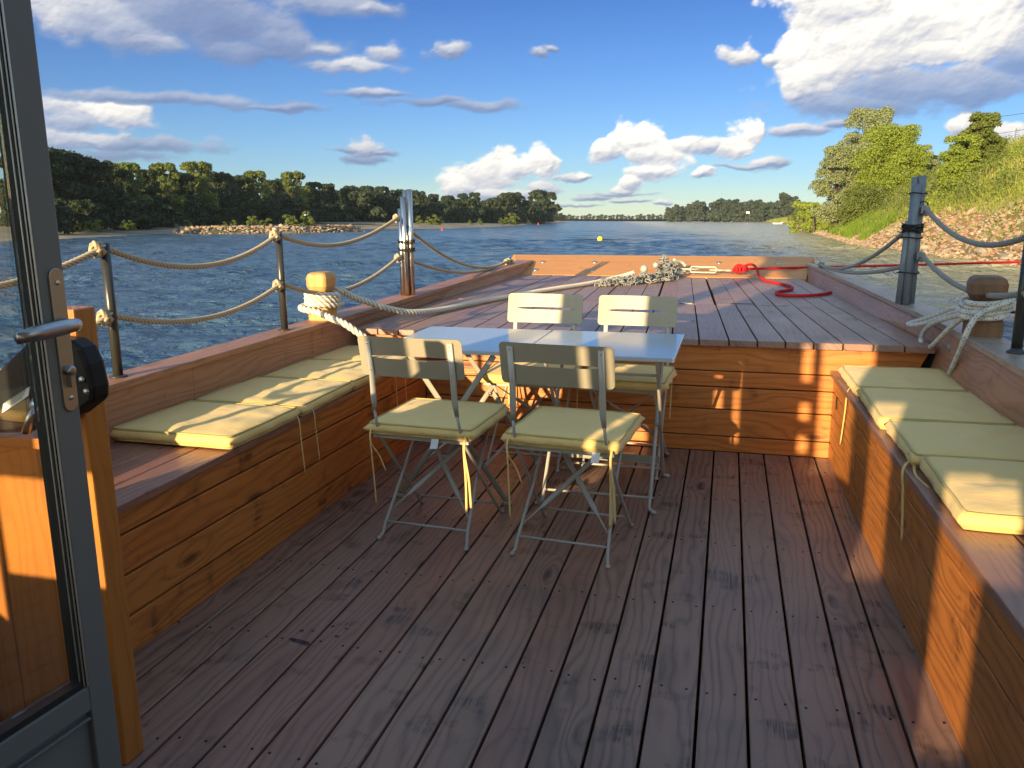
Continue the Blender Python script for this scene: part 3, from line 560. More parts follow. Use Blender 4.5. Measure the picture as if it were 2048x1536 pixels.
for (px, D, s) in [(450, 111, .5), (468, 111, .6), (505, 113, .85), (522, 113, .6), (535, 114, .7), (575, 116, .95), (588, 116, .9), (610, 119, 1.25), (618, 119, .9), (250, 101, .6), (262, 101, .6), (175, 96, .5), (195, 96, .6), (375, 118, .6)]:
    x, y = wpos(px, D); place_tree('small_shrub', GB[int(px) % 2], x, y, .55, s, px, 'small light green shrub growing on the stones and sand of the left shore', 'shrub', 'shrubs on the left shore', parts=False)
for (px, D, s) in [(870, 200, 1.0), (858, 200, .8), (880, 203, .8), (1002, 240, .7), (1022, 245, 1.3), (1027, 246, 1.2), (1012, 243, .8), (836, 205, .9), (960, 225, .6), (940, 225, .5)]:
    x, y = wpos(px, D); place_tree('small_shrub', GB[int(px) % 2], x, y, .45, s*1.3, px, 'small green shrub on the sandy beach below the wood', 'shrub', 'shrubs on the sandy beach', parts=False)
fr = [(1338, 416, 640), (1352, 411, 640), (1368, 417, 650), (1380, 410, 640), (1398, 404, 630), (1412, 414, 640), (1426, 406, 620), (1440, 400, 610), (1455, 402, 600), (1470, 401, 600), (1484, 406, 590), (1500, 403, 580), (1512, 402, 570), (1526, 407, 560), (1540, 406, 560), (1556, 404, 550), (1570, 389, 540), (1582, 396, 540), (1600, 408, 540)]
for (px, py, D) in fr:
    x, y = wpos(px, D); H = (439-py)/1660*D+ZC
    place_tree('far_tree', FARK[rr.randrange(3)], x, y, 1, (H-1)/9.7, rr.uniform(0, 6.3), 'blue green tree in the grove on the far right bank', group='trees of the grove on the far right bank')
    place_tree('far_tree', FARK[rr.randrange(3)], x+rr.uniform(2, 9), y+24, 1, (H-1)/9.7*.93, rr.uniform(0, 6.3), 'tree at the back of the grove on the far right bank', group='trees at the back of the far right grove', parts=False)
for k in range(30):
    px = 1108+k*7.9; D = 1010; x, y = wpos(px, D); H = (439-rr.choice([429, 431, 432, 430, 428]))/1660*D+ZC
    place_tree('distant_tree', FARK[k % 3], x, y, .8, (H-1)/9.7, rr.uniform(0, 6.3), 'tiny blue grey tree on the horizon where the river bends', group='trees on the horizon where the river bends', parts=False, sx=1.25)
# right bank trees near the camera
def bigtree(name, seed, px, D, top, w, nleaf, size, lm, label, base=.5, zoff=-.3, **kw):
    x, y = wpos(px, D); z = zR(x, y)+zoff; H = (439-top)/1660*D+ZC-z
    k = treekind(seed, nleaf, size, lm, H=H, w=w, base=base, n=kw.pop('n', 40), trunk=.16, **kw); return place_tree(name, k, x, y, z, 1, 0, label)
bigtree('willow_tree', 101, 1722, 90, 226, 3.5, 80000, .115, M_LSIL, 'tall silvery willow on the right bank, its pale crown highest of all', asp=2.4, n=150, lr=.72, fill=.5)
bigtree('willow_tree', 102, 1672, 87, 296, 2.6, 46000, .115, M_LSIL, 'lower silvery willow leaning over the water beside the tall one', base=1.6, asp=2.4, n=100, lr=.75, fill=.5)
bigtree('alder_tree', 103, 1772, 82, 258, 3.7, 85000, .105, M_LGRN, 'broad bright green tree in front of the silvery willow', n=150, lr=.72, fill=.5)
bigtree('willow_sapling', 107, 1832, 84, 296, 1.7, 12000, .11, M_LSIL, 'thin pale sapling right of the bright green tree', n=34, asp=2.4, lr=.6)
bigtree('ash_tree', 104, 1945, 60, 236, 1.75, 46000, .092, M_LOLV, 'round olive green tree near the top of the right slope', n=100, lr=.72, fill=.5)
bigtree('elder_bush', 105, 1908, 58, 276, 1.6, 28000, .085, M_LGRN, 'bright green bush left of the round olive tree', n=80, lr=.75, fill=.5)
bigtree('elder_bush', 109, 1730, 80, 368, 3.0, 36000, .10, M_LOLV, 'dense olive bush at the foot of the willows', n=100, lr=.75, fill=.5)
bigtree('fir_tree', 110, 1857, 110, 318, 1.0, 2500, .22, M_LDARK, 'small dark conifer seen far behind the right slope', n=18)
for (px, D, tp, wd) in [(1606, 118, 402, 1.8), (1628, 112, 404, 1.6), (1600, 150, 412, 2.2), (1660, 100, 412, 1.3)]:
    bigtree('bank_shrub', int(px), px, D, tp, wd, 3500, .22, M_LGRN if px != 1600 else M_LOLV, {1606: 'yellow green shrub at the far tip of the right bank', 1628: 'rounded green shrub between the bank tip and the willows', 1600: 'olive shrub beyond the tip of the right bank', 1660: 'green shrub in front of the low willow'}[px], n=14)
# grass and weeds on the right slope
def blades(name, P, h, wdt, m, label, lean=.35, seg=1):
    n = len(P); a = RNG.uniform(0, 2*np.pi, n); c = np.stack([np.cos(a), np.sin(a), a*0], -1)*(wdt*.5)[:, None]
    tip = P+np.stack([RNG.normal(0, lean, n)*h, RNG.normal(0, lean, n)*h, h], -1)
    V = np.stack([P-c, P+c, tip], 1).reshape(-1, 3); return tag(link(name, npmesh(name, V, np.arange(3*n).reshape(n, 3), rnd=np.clip(np.repeat(1, n)*fbm(P[:, 0]+300, P[:, 1]+300, .6, 3, 8)*1.2-.2+RNG.random(n)*.4, 0, 1)), m), label, kind='stuff')
def gpts(n, ia, ib, ta, tb, pw=1.0):
    i = ia+(ib-ia)*RNG.random(n)**pw; t0 = ta(i) if callable(ta) else ta; t = t0+(tb-t0)*RNG.random(n); x, y, z = onR(i, t); return np.stack([x, y, z-.03], -1)
edge = lambda i: np.interp(i, [80, 105, 118, 135, 150, 200], [4.1, 3.7, 2.9, 1.5, 1.0, .9])+RNG.normal(0, .45, len(i))
P = gpts(95000, 80, 200, edge, 15.5, 1.1); blades('grass', P, RNG.uniform(.25, .75, len(P)), RNG.uniform(.03, .07, len(P)), M_GRASS, 'long green grass covering the right slope')
P = gpts(16000, 195, 620, .8, 16, 1.4); blades('grass', P, RNG.uniform(.5, 1.5, len(P)), RNG.uniform(.15, .4, len(P)), M_GRASS, 'yellow green grass on the far right shore')
P = gpts(6000, 84, 150, lambda i: edge(i)+2.5, 14.8, 1.0); P = P[fbm(P[:, 0]+50, P[:, 1]+50, .35, 3, 15) > .52]; blades('dry_grass', P, RNG.uniform(.7, 1.15, len(P)), RNG.uniform(.03, .05, len(P)), M_DRY, 'dry seed heads standing out of the grass', .18)
P = gpts(26000, 124, 172, .25, 2.6); P = P[fbm(P[:, 0]+90, P[:, 1]+90, .3, 2, 25) > .40]; blades('reeds', P, RNG.uniform(.35, 1.0, len(P)), RNG.uniform(.03, .06, len(P)), M_REED, 'bright green reeds at the waterline of the right bank', .25)
P = gpts(5200, 80, 128, .8, 5.0); P = P[fbm(P[:, 0]+20, P[:, 1]+70, .55, 3, 35) > .53]; blades('grass', P, RNG.uniform(.12, .35, len(P)), RNG.uniform(.03, .06, len(P)), M_REED, 'tufts of grass growing between the embankment stones')
def weeds(n, ia, ib, ta, tb, size, per, m, label, sc=.35, thr=.5, hh=.45, seed=3):
    P = gpts(n, ia, ib, ta, tb); P = P[fbm(P[:, 0]+150, P[:, 1]+150, sc, 3, seed) > thr]; n = len(P); k = np.repeat(np.arange(n), per); N_ = len(k)
    c = P[k]+RNG.normal(0, .22, (N_, 3))*np.array([1, 1, .3])+np.array([0, 0, 1])*(RNG.random(N_)*hh)[:, None]
    nn = RNG.normal(size=(N_, 3))+np.array([-.5, -.5, .4]); nn /= np.linalg.norm(nn, axis=1)[:, None]; u = np.cross(nn, RNG.normal(size=(N_, 3))); u /= np.linalg.norm(u, axis=1)[:, None]; v = np.cross(nn, u)
    s_ = size*RNG.uniform(.5, 1.4, N_)[:, None]; V = np.stack([c-u*s_*.7, c-v*s_*.4, c+u*s_*.7, c+v*s_*.4], 1).reshape(-1, 3)
    tag(link('weeds', npmesh('weeds', V, np.arange(4*N_).reshape(N_, 4), rnd=RNG.random(N_)), m), label, kind='stuff')
weeds(5200, 80, 190, edge, 15.5, .10, 14, M_LOLV, 'leafy weeds tangled over the right slope', .3, .46, .6)
weeds(3600, 80, 190, edge, 15.5, .09, 14, M_LGRN, 'bright leafy ground cover on the right slope', .4, .5, .5, 43)
weeds(2600, 84, 190, lambda i: edge(i)+1, 15.5, .12, 34, M_LOLV, 'dense humps of tall weeds on the right slope', .16, .56, 1.3, 53)
weeds(1500, 90, 190, lambda i: edge(i)+.5, 15.5, .10, 30, M_LGRN, 'low bright humps of nettles on the right slope', .2, .56, .9, 63)
# ------------------------------------------------------------------ things beyond the slope, on the water and in the air
def house():
    M_WALL = mat('white_wall', (.66, .64, .60), .8); M_ROOF = mat('roof_tiles', (.24, .085, .055), .8)
    t = thing('house', 'white house with a red brown roof just showing over the right slope', 'house', (64.5, 94, 8.9), R(-28), boat=False)
    m = Mesh(); m.prism([(-6, 0), (6, 0), (6, 2.2), (0, 4.0), (-6, 2.2)], -5, 5); part('wall', m, M_WALL, t)
    r = Mesh()
    for s in (-1, 1): r.hexa([(s*6.5, -5.6, 2.1), (s*6.5, 5.6, 2.1), (0, 5.6, 4.06), (0, -5.6, 4.06), (s*6.5, -5.6, 2.3), (s*6.5, 5.6, 2.3), (0, 5.6, 4.28), (0, -5.6, 4.28)])
    part('roof', r, M_ROOF, t)
    for xx in (-3, 2): m = Mesh(); m.box((xx, -5.06, .8), (xx+1.2, -5.01, 1.9)); part('window', m, M_BLACK, t)
house()
x, y = wpos(2040, 92); m = Mesh(); m.tube([(x, y, 6), (x, y, 12.6)], .09, 8); m.lathe([(.14, 0), (.14, .12), (.02, .2)], (x, y, 12.6), 8); solo('flag_pole', m, M_TAGM, 'thin white mast above the slope beside the house roof', 'mast', (x, y, 6), boat=False)
x, y = wpos(1931, 92); m = Mesh(); m.tube([(x, y, 6), (x+.05, y, 12.3)], [.16, .12], 8); m.box((x-.5, y-.06, 11.9), (x+.5, y+.06, 12.05), 0); solo('utility_pole', m, mat('pole_wood', (.50, .27, .10), .8), 'orange brown wooden utility pole rising behind the round olive tree', 'utility pole', (x, y, 6), boat=False)
for (a, b_, dz, lb) in (((wpos(1931, 92), 12.2), ((66, 82), 15.6), .6, 'upper overhead wire running up to the right'), ((wpos(1931, 92), 10.4), ((66, 82), 14.1), .5, 'lower overhead wire passing behind the white mast')):
    m = Mesh(); m.tube([((1-k/14)*a[0][0]+k/14*b_[0][0], (1-k/14)*a[0][1]+k/14*b_[0][1], (1-k/14)*a[1]+k/14*b_[1]-dz*4*(k/14)*(1-k/14)) for k in range(15)], .022, 5); solo('overhead_wire', m, M_BLACK, lb, 'wire', (a[0][0], a[0][1], a[1]), boat=False)
x, y = wpos(2012, 92); m = Mesh(); m.tube([(x, y, 6.5), (x, y, 11.3)], .03, 5)
for k in range(4): m.tube([(x-.45+.06*k, y, 11.1-.22*k), (x+.45-.06*k, y, 11.1-.22*k)], .018, 4)
solo('roof_aerial', m, M_SAT, 'thin comb shaped aerial left of the white mast', 'aerial', (x, y, 6.5), boat=False)
def buoy(x, y, s, m, label, cone):
    t = thing('buoy', label, 'buoy', (x, y, 0), boat=False)
    b = Mesh()
    if cone: b.lathe([(.05*s, -.3*s), (.42*s, -.2*s), (.46*s, .1*s), (.40*s, .3*s), (.20*s, .9*s), (.18*s, 1.25*s), (.05*s, 1.3*s)], (0, 0, 0), 16)
    else: b.lathe([(.01, -.34*s)]+[(.5*s*math.sin(q), .18*s-.5*s*math.cos(q)) for q in [math.pi*k/12 for k in range(1, 12)]]+[(.01, .68*s)], (0, 0, 0), 20)
    part('float', b, m, t); r = Mesh(); r.lathe([(.08*s, 0), (.10*s, .04*s), (.03*s, .10*s)], (0, 0, (1.3 if cone else .67)*s), 8); part('top_eye', r, M_BLACK, t); return t
M_YEL = mat('buoy_yellow', (.75, .62, .03), .4); M_RB = mat('buoy_red', (.60, .02, .03), .45)
buoy(7.66, 73.3, .48, M_YEL, 'round yellow buoy floating in mid river', False)
buoy(-11.6, 140, .42, M_RB, 'nearer red buoy off the sandy beach', True)
buoy(9.1, 292, .62, M_RB, 'small distant red buoy right of the beach', True)
m = Mesh(); m.tube([(4.6, 73.6, .0), (6.5, 73.5, .05), (8.8, 73.4, .02), (11.6, 73.9, .0)], [.01, .03, .025, .01], 6); solo('floating_line', m, M_BLACK, 'dark line of drift floating beside the yellow buoy', 'floating line', (7.5, 73.5, 0), boat=False)
def rowboat():
    x, y = wpos(1556, 330); t = thing('rowing_boat', 'small white rowing boat moored at the far tip of the right bank', 'boat', (x, y, .0), R(10), boat=False)
    b = Mesh(); st = [(-2.1, .35, .25, .55), (-1.6, .75, .0, .5), (0, .95, -.1, .42), (1.4, .7, .0, .55), (2.3, .05, .35, .85)]; vs = []
    for (xx, wdt, zb, zt) in st: vs += [(xx, -wdt, zt), (xx, -wdt*.6, zb), (xx, wdt*.6, zb), (xx, wdt, zt)]
    b.add(vs, [(i*4+k, i*4+k+1, i*4+k+5, i*4+k+4) for i in range(4) for k in range(3)]+[(0, 3, 2, 1)], None, 0); o = part('hull', b, M_TAGM, t); md = o.modifiers.new('s', 'SOLIDIFY'); md.thickness = .05
    for xx in (-.9, .5): b = Mesh(); b.box((xx, -.8, .30), (xx+.28, .8, .34), 0); part('thwart', b, M_TAGM, t)
rowboat()
x, y = wpos(1495, 470); t = thing('white_sign', 'small white board on posts in front of the far right grove', 'sign', (x, y, 2.0), boat=False)
m = Mesh(); m.box((-.9, -.05, 3.0), (.9, .05, 4.1)); part('board', m, M_TAGM, t); m = Mesh(); [m.box((a-.08, -.04, 0), (a+.08, .04, 3.0), 2) for a in (-1, 1)]; part('posts', m, M_BARK, t)
m = Mesh(); sx_, sy_ = wpos(612, 104); z0 = 2.25
m.tube([(-.22, 0, 0), (-.1, 0, .02), (.08, 0, .03), (.2, 0, .05), (.27, 0, .05)], [.015, .06, .07, .045, .01], 8)
for s in (-1, 1): m.add([(-.08, s*.05, .03), (.1, s*.05, .04), (.08, s*.30, .16), (-.06, s*.30, .15), (-.05, s*.62, .10), (-.12, s*.66, .09)], [(0, 1, 2, 3), (3, 2, 4, 5)])
m.xf(Matrix.Translation((sx_, sy_, z0)) @ Matrix.Rotation(R(50), 4, 'Z')); solo('gull', m, M_TAGM, 'white gull gliding low in front of the dark wood', 'bird', (sx_, sy_, z0), boat=False)
# ================================================================== the boat (all numbers in metres in the boat's own frame)
P = .131
BOAT = thing('river_boat', 'flat wooden river boat with a planked cockpit, side benches and raised foredeck', 'boat')
# cockpit floor
m = Mesh(); s_ = Mesh(); d = Mesh()
for k in range(-16, 2):
    x0 = (k-1)*P+.004; x1 = min(k*P-.004, .155)
    if k == -16: x0 = -2.215
    sd = random.random()
    m.box((x0, -1.4, -.028), (x1, 4.538, 0), 1, sd)
    for yy in (.55, 1.08, 1.612, 2.14, 2.665, 3.222, 3.75, 4.28):
        for q in (.022, .098):
            xx = x0+q+random.uniform(-.004, .004)
            if xx < x1-.01: s_.lathe([(.0042, .0002), (.0036, .0014), (.001, .0008)], (xx, yy+random.uniform(-.012, .012)+(k+16)*.0006, 0), 7)
part('floor', m, M_DECK, BOAT, .003); o = part('screws', s_, M_BLACK, BOAT); o['kind'] = 'stuff'
d.box((-2.3, -1.4, -.12), (.3, 4.6, -.07)); part('floor_shade_backing', d, M_DARK, BOAT)
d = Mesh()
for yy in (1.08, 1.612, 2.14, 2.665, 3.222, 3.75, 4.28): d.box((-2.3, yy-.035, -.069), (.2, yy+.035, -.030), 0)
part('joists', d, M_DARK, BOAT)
st_ = Mesh()
for (x, y, a, c) in ((-1.745, 2.13, .030, .012), (-1.722, 2.122, .016, .010), (-1.770, 2.135, .014, .009), (-1.769, 2.191, .008, .006), (-1.735, 2.20, .007, .004), (-1.685, 2.242, .007, .006), (-1.644, 2.186, .008, .006), (-1.637, 2.24, .006, .005)):
    st_.add([(x+a*math.cos(t)*(1+.25*math.sin(3*t+x*50)), y+c*math.sin(t)*(1+.3*math.cos(2*t+y*30)), .0012) for t in [2*math.pi*k/18 for k in range(18)]], [tuple(range(18))])
part('stain', st_, mat('wine_stain', (.045, .014, .030), .5), BOAT)
# bulkhead below the foredeck
m = Mesh(); zs = [(0.001, .0835), (.0895, .2345), (.2405, .3585), (.3645, .4475)]
for a, c in zs: m.box((-2.20, 4.540, a), (.070, 4.565, c), 0)
m.hexa([(-2.57, 4.537, .4535), (.452, 4.537, .4535), (.452, 4.565, .4535), (-2.57, 4.565, .4535), (-2.60, 4.537, .591), (.512, 4.537, .591), (.512, 4.565, .591), (-2.60, 4.565, .591)], 0)
part('bulkhead', m, M_BULK, BOAT, .003)
m = Mesh(); m.box((-2.62, 4.567, -.1), (.55, 4.60, .588)); part('bulkhead_shade_backing', m, M_DARK, BOAT)
# foredeck planks fan slightly towards the bow
xn = [-2.612, -2.48, -2.35, -2.212, -2.08, -1.935, -1.79, -1.645, -1.5, -1.355, -1.21, -1.065, -.92, -.775, -.63, -.475, -.33, -.19, -.05, .092, .238, .385, .528]
fx = lambda x: -.839+.885*(x+.63)
m = Mesh()
for i in range(len(xn)-1):
    for (ya, yb, off) in ((4.497, 6.128, 0), (6.136, 8.46, random.uniform(-.007, .007))):
        g_ = lambda x, y: x+(fx(x)-x)*(y-4.54)/(8.45-4.54)
        a0, a1 = g_(xn[i], ya)+.004, g_(xn[i+1], ya)-.004; b0, b1 = g_(xn[i], yb)+.004, g_(xn[i+1], yb)-.004
        if off: a0 += off; a1 += off; b0 += off; b1 += off
        if i == 0: a0 -= .02; b0 -= .02
        dy = random.uniform(-.004, .004) if ya < 5 else 0; zt = .627+random.uniform(-.0015, .0015)
        m.hexa([(a0, ya+dy, .592), (a1, ya+dy, .592), (b1, yb, .592), (b0, yb, .592), (a0, ya+dy, zt), (a1, ya+dy, zt), (b1, yb, zt), (b0, yb, zt)], 1)
part('foredeck', m, M_FORE, BOAT, .003)
m = Mesh(); m.box((-2.6, 4.6, .54), (.5, 8.5, .58)); part('foredeck_shade_backing', m, M_DARK, BOAT)
for (xx, yy) in ((-.78, 6.15), (-.12, 6.15), (-1.33, 6.09), (-1.76, 6.09)):
    h = Mesh(); h.box((xx-.045, yy-.018, .6285), (xx+.045, yy-.002, .6315), 0); h.tube([(xx-.045, yy, .632), (xx+.045, yy, .632)], .004, 6); part('hinge', h, M_SAT, BOAT)
h = Mesh(); h.box((-.46, 6.19, .6286), (-.30, 6.215, .630), 0); part('latch_grille', h, M_BLACK, BOAT)
# ramped bow board
m = Mesh(); m.hexa([(-2.60, 8.44, .560), (.24, 8.44, .560), (.40, 9.35, .715), (-2.92, 9.35, .715), (-2.60, 8.452, .632), (.24, 8.452, .632), (.372, 9.35, .786), (-2.888, 9.35, .782)], 0)
BOW = part('bow_board', m, M_BOW, BOAT, .006)
for (x, y, z) in [(-2.464, 8.993, .722), (-2.466, 8.637, .662), (-1.893, 9.004, .724), (-1.862, 8.646, .663), (-.585, 9.039, .73), (.011, 9.07, .735)]:
    h = Mesh(); h.lathe([(.034, 0), (.034, .004), (.028, .011), (.015, .016), (.002, .017)], (0, 0, 0), 12); h.xf(Matrix.Translation((x, y, z-.001)) @ Matrix.Rotation(R(9.6), 4, 'X')); part('bolt', h, M_SAT, BOW)
# bulwarks: side boards with a cap rail
Lc = [(-1.4, -2.655, -2.78, .700), (1.0, -2.660, -2.795, .700), (4.6, -2.660, -2.815, .700), (6.5, -2.628, -2.800, .714), (8.98, -2.567, -2.750, .744)]
Rc = [(-1.4, .56, .74, .735), (2.0, .56, .735, .735), (3.55, .562, .73, .735), (4.5, .566, .722, .735), (6.4, .455, .63, .737), (8.93, .268, .330, .744)]
def rail(C_, sgn, name):
    cap = Mesh(); bd = Mesh(); hull = Mesh()
    for (a, c) in zip(C_[:-1], C_[1:]):
        gap = .0015; sd = random.random()
        cap.hexa([(a[1], a[0]+gap, a[3]-.030), (a[2], a[0]+gap, a[3]-.030), (c[2], c[0]-gap, c[3]-.030), (c[1], c[0]-gap, c[3]-.030), (a[1], a[0]+gap, a[3]), (a[2], a[0]+gap, a[3]), (c[2], c[0]-gap, c[3]), (c[1], c[0]-gap, c[3])] if sgn > 0 else
                 [(a[2], a[0]+gap, a[3]-.030), (a[1], a[0]+gap, a[3]-.030), (c[1], c[0]-gap, c[3]-.030), (c[2], c[0]-gap, c[3]-.030), (a[2], a[0]+gap, a[3]), (a[1], a[0]+gap, a[3]), (c[1], c[0]-gap, c[3]), (c[2], c[0]-gap, c[3])], 1, sd)
    def low(y):                                                # inner face at the foot of the board
        if sgn < 0: return np.interp(y, [-1.4, 4.5, 8.45], [-2.715, -2.665, -2.555]), .30 if y < 4.6 else .56
        return np.interp(y, [-1.4, 3.5, 4.5, 4.6, 8.45], [.56, .53, .47, .50, .185]), .30 if y < 4.6 else .56
    ys = [-1.4, 1.0, 3.0, 4.55] ; ys2 = [4.551, 6.4, 8.9]
    Y_ = [c[0] for c in C_]
    for seg in (ys, ys2):
        for ya, yb in zip(seg[:-1], seg[1:]):
            q = []
            for yy in (ya, yb):
                ti = np.interp(yy, Y_, [c[1] for c in C_])+sgn*.012; zt = np.interp(yy, Y_, [c[3] for c in C_])-.0305; lx, lz = low(yy); q.append((lx+sgn*.0, lz, ti, zt, yy))
            (l0, z0, t0, w0, y0), (l1, z1, t1, w1, y1) = q; th = sgn*.035
            c8 = [(l0, y0, z0), (l0+th, y0, z0), (l1+th, y1, z1), (l1, y1, z1), (t0, y0, w0), (t0+th, y0, w0), (t1+th, y1, w1), (t1, y1, w1)]
            if sgn < 0: c8 = [c8[i] for i in (1, 0, 3, 2, 5, 4, 7, 6)]
            bd.hexa(c8, 1, .4 if seg is ys else .7)
            o0 = np.interp(y0, Y_, [c[2] for c in C_])-sgn*.012; o1 = np.interp(y1, Y_, [c[2] for c in C_])-sgn*.012; th = -sgn*.03
            for (za, zb, sh0, sh1) in ((.46, .705, .0, .0), (.16, .456, .03, .0), (-.5, .156, .14, .03)):
                c8 = [(o0-sgn*sh0, y0, za), (o0-sgn*sh0+th, y0, za), (o1-sgn*sh0+th, y1, za), (o1-sgn*sh0, y1, za), (o0-sgn*sh1, y0, min(zb, w0-.001)), (o0-sgn*sh1+th, y0, min(zb, w0-.001)), (o1-sgn*sh1+th, y1, min(zb, w1-.001)), (o1-sgn*sh1, y1, min(zb, w1-.001))]
                if sgn > 0: c8 = [c8[i] for i in (1, 0, 3, 2, 5, 4, 7, 6)]
                hull.hexa(c8, 1)
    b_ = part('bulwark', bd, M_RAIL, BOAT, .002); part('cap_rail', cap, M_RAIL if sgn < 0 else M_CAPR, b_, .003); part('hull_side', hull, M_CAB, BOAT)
    return b_
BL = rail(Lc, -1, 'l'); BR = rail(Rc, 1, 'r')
for (x, y, z, s, pr) in ((-2.650, 4.44, .628, 1, BL), (.528, 4.235, .666, -1, BR)):
    h = Mesh(); h.lathe([(.019, 0), (.019, .003), (.012, .004), (.0115, .009), (.004, .010), (.004, .004)], (0, 0, 0), 14); h.xf(Matrix.Translation((x, y, z)) @ Matrix.Rotation(R(90*s), 4, 'Y')); part('bolt', h, M_GALV, pr)
# benches
def bench(sgn):
    fr = Mesh(); tp = Mesh()
    if sgn < 0:
        X = lambda y: -2.200; seams = [(0.001, .001), (.125, .081), (.133, .089), (.258, .211), (.266, .219), (.385, .341), (.393, .349), (.455, .449)]; y0, y1 = 1.60, 4.535
        for k in range(4): fr.hexa([(X(y0)-.028, y0, seams[2*k][0]), (X(y0), y0, seams[2*k][0]), (X(y1), y1, seams[2*k][1]), (X(y1)-.028, y1, seams[2*k][1]), (X(y0)-.028, y0, seams[2*k+1][0]), (X(y0), y0, seams[2*k+1][0]), (X(y1), y1, seams[2*k+1][1]), (X(y1)-.028, y1, seams[2*k+1][1])], 1)
        for (a, c) in ((-2.322, -2.186), (-2.456, -2.328), (-2.590, -2.462), (-2.705, -2.596)): tp.hexa([(a, y0, .4555), (c, y0, .4555), (c, y1, .4495), (a, y1, .4495), (a, y0, .486), (c, y0, .486), (c, y1, .470), (a, y1, .470)], 1)
    else:
        X = lambda y: .068+(4.54-y)*.0207; y0, y1 = -.9, 4.537; s = [(.134+.045, .086), (.300+.045, .236), (.420+.05, .362), (.462, .452)]
        s = [(.178, .086), (.350, .236), (.452, .362), (.490, .450)]
        z = [(0.001, .001)]+[v for a, b_ in s[:-1] for v in ((a-.003, b_-.003), (a+.003, b_+.003))]+[s[-1]]
        for k in range(4): fr.hexa([(X(y0), y0, z[2*k][0]), (X(y0)+.028, y0, z[2*k][0]), (X(y1)+.028, y1, z[2*k][1]), (X(y1), y1, z[2*k][1]), (X(y0), y0, z[2*k+1][0]), (X(y0)+.028, y0, z[2*k+1][0]), (X(y1)+.028, y1, z[2*k+1][1]), (X(y1), y1, z[2*k+1][1])], 1)
        for a, c in ((-.022, .128), (.134, .262), (.268, .396), (.402, .575)):
            tp.hexa([(X(y0)+a, y0, .4905), (min(X(y0)+c, .57), y0, .4905), (min(X(y1)+c, .50), y1, .4505), (X(y1)+a, y1, .4505), (X(y0)+a, y0, .521), (min(X(y0)+c, .57), y0, .521), (min(X(y1)+c, .52), y1, .480), (X(y1)+a, y1, .480)], 1)
    t = part('bench_front', fr, M_SIDE, BOAT, .003); part('bench_top', tp, M_TOP, BOAT, .004)
    bk = Mesh(); bk.box((-2.5, 1.6, -.1), (-2.232, 4.53, .44)) if sgn < 0 else bk.box((.24, -.9, -.1), (.40, 4.53, .44)); part('bench_shade_backing', bk, M_DARK, BOAT)
bench(-1); bench(1)
h = Mesh(); h.box((.066, 4.36, .31), (.0685, 4.385, .375), 2); part('slot', h, M_DARK, BOAT)
# bollards (timber heads let into the cap rail)
def bollard(x, y, z, w_, d_, m, rz):
    prof = [(0, 1, 1), (.070, 1, 1), (.095, .80, .88), (.120, .70, .80), (.155, .70, .80), (.175, .86, .95), (.195, 1.0, 1.06), (.240, 1.02, 1.08), (.262, .90, .98), (.272, .68, .76)]
    b = Mesh(); n = 20; vs = []
    for (h, a, c) in prof:
        for k in range(n):
            t = 2*math.pi*k/n; cx, sx = math.cos(t), math.sin(t); e_ = .32; px_ = math.copysign(abs(cx)**e_, cx)*w_/2*a; py_ = math.copysign(abs(sx)**e_, sx)*d_/2*c
            vs.append((px_, py_, h))
    fs = [(i*n+k, i*n+(k+1) % n, (i+1)*n+(k+1) % n, (i+1)*n+k) for i in range(len(prof)-1) for k in range(n)]+[tuple((len(prof)-1)*n+k for k in range(n))]
    b.add(vs, fs, [[(vs[v][2], vs[v][0]+vs[v][1], 7) for v in f] for f in fs], .5); b.xf(Matrix.Translation((x, y, z)) @ Matrix.Rotation(rz, 4, 'Z')); return part('bollard', b, m, BOAT, .004)
bollard(-2.740, 4.330, .697, .128, .145, M_BOLL, R(2)); bollard(.652, 4.215, .733, .150, .175, M_BOLD, R(-6))
# rail posts (left side bare metal pipes, right side black)
def post(x, y, z0, h, r, m, flange):
    b = Mesh(); b.tube([(x, y, z0-.02), (x, y, z0+h)], r, 14); o = part('rail_post', b, m, BOAT)
    f = Mesh(); f.lathe([(r+.016, 0), (r+.016, .004), (r+.003, .012 if flange else .006), (r+.001, .02 if flange else .007)], (x, y, z0+.001), 14); part('post_flange', f, m, o); return o
for yy in (1.32, 2.636, 3.887): post(-2.737, yy, .700, .505, .0185, M_BPOST, False)
post(-2.737, 5.69, .706, .60, .0185, M_BPOST, False)
for yy, xx in ((2.45, .65), (3.72, .650)): post(xx, yy, .735, .49, .021, M_BPOST, True)
post(.555, 5.50, .736, .55, .0185, M_BPOST, True)
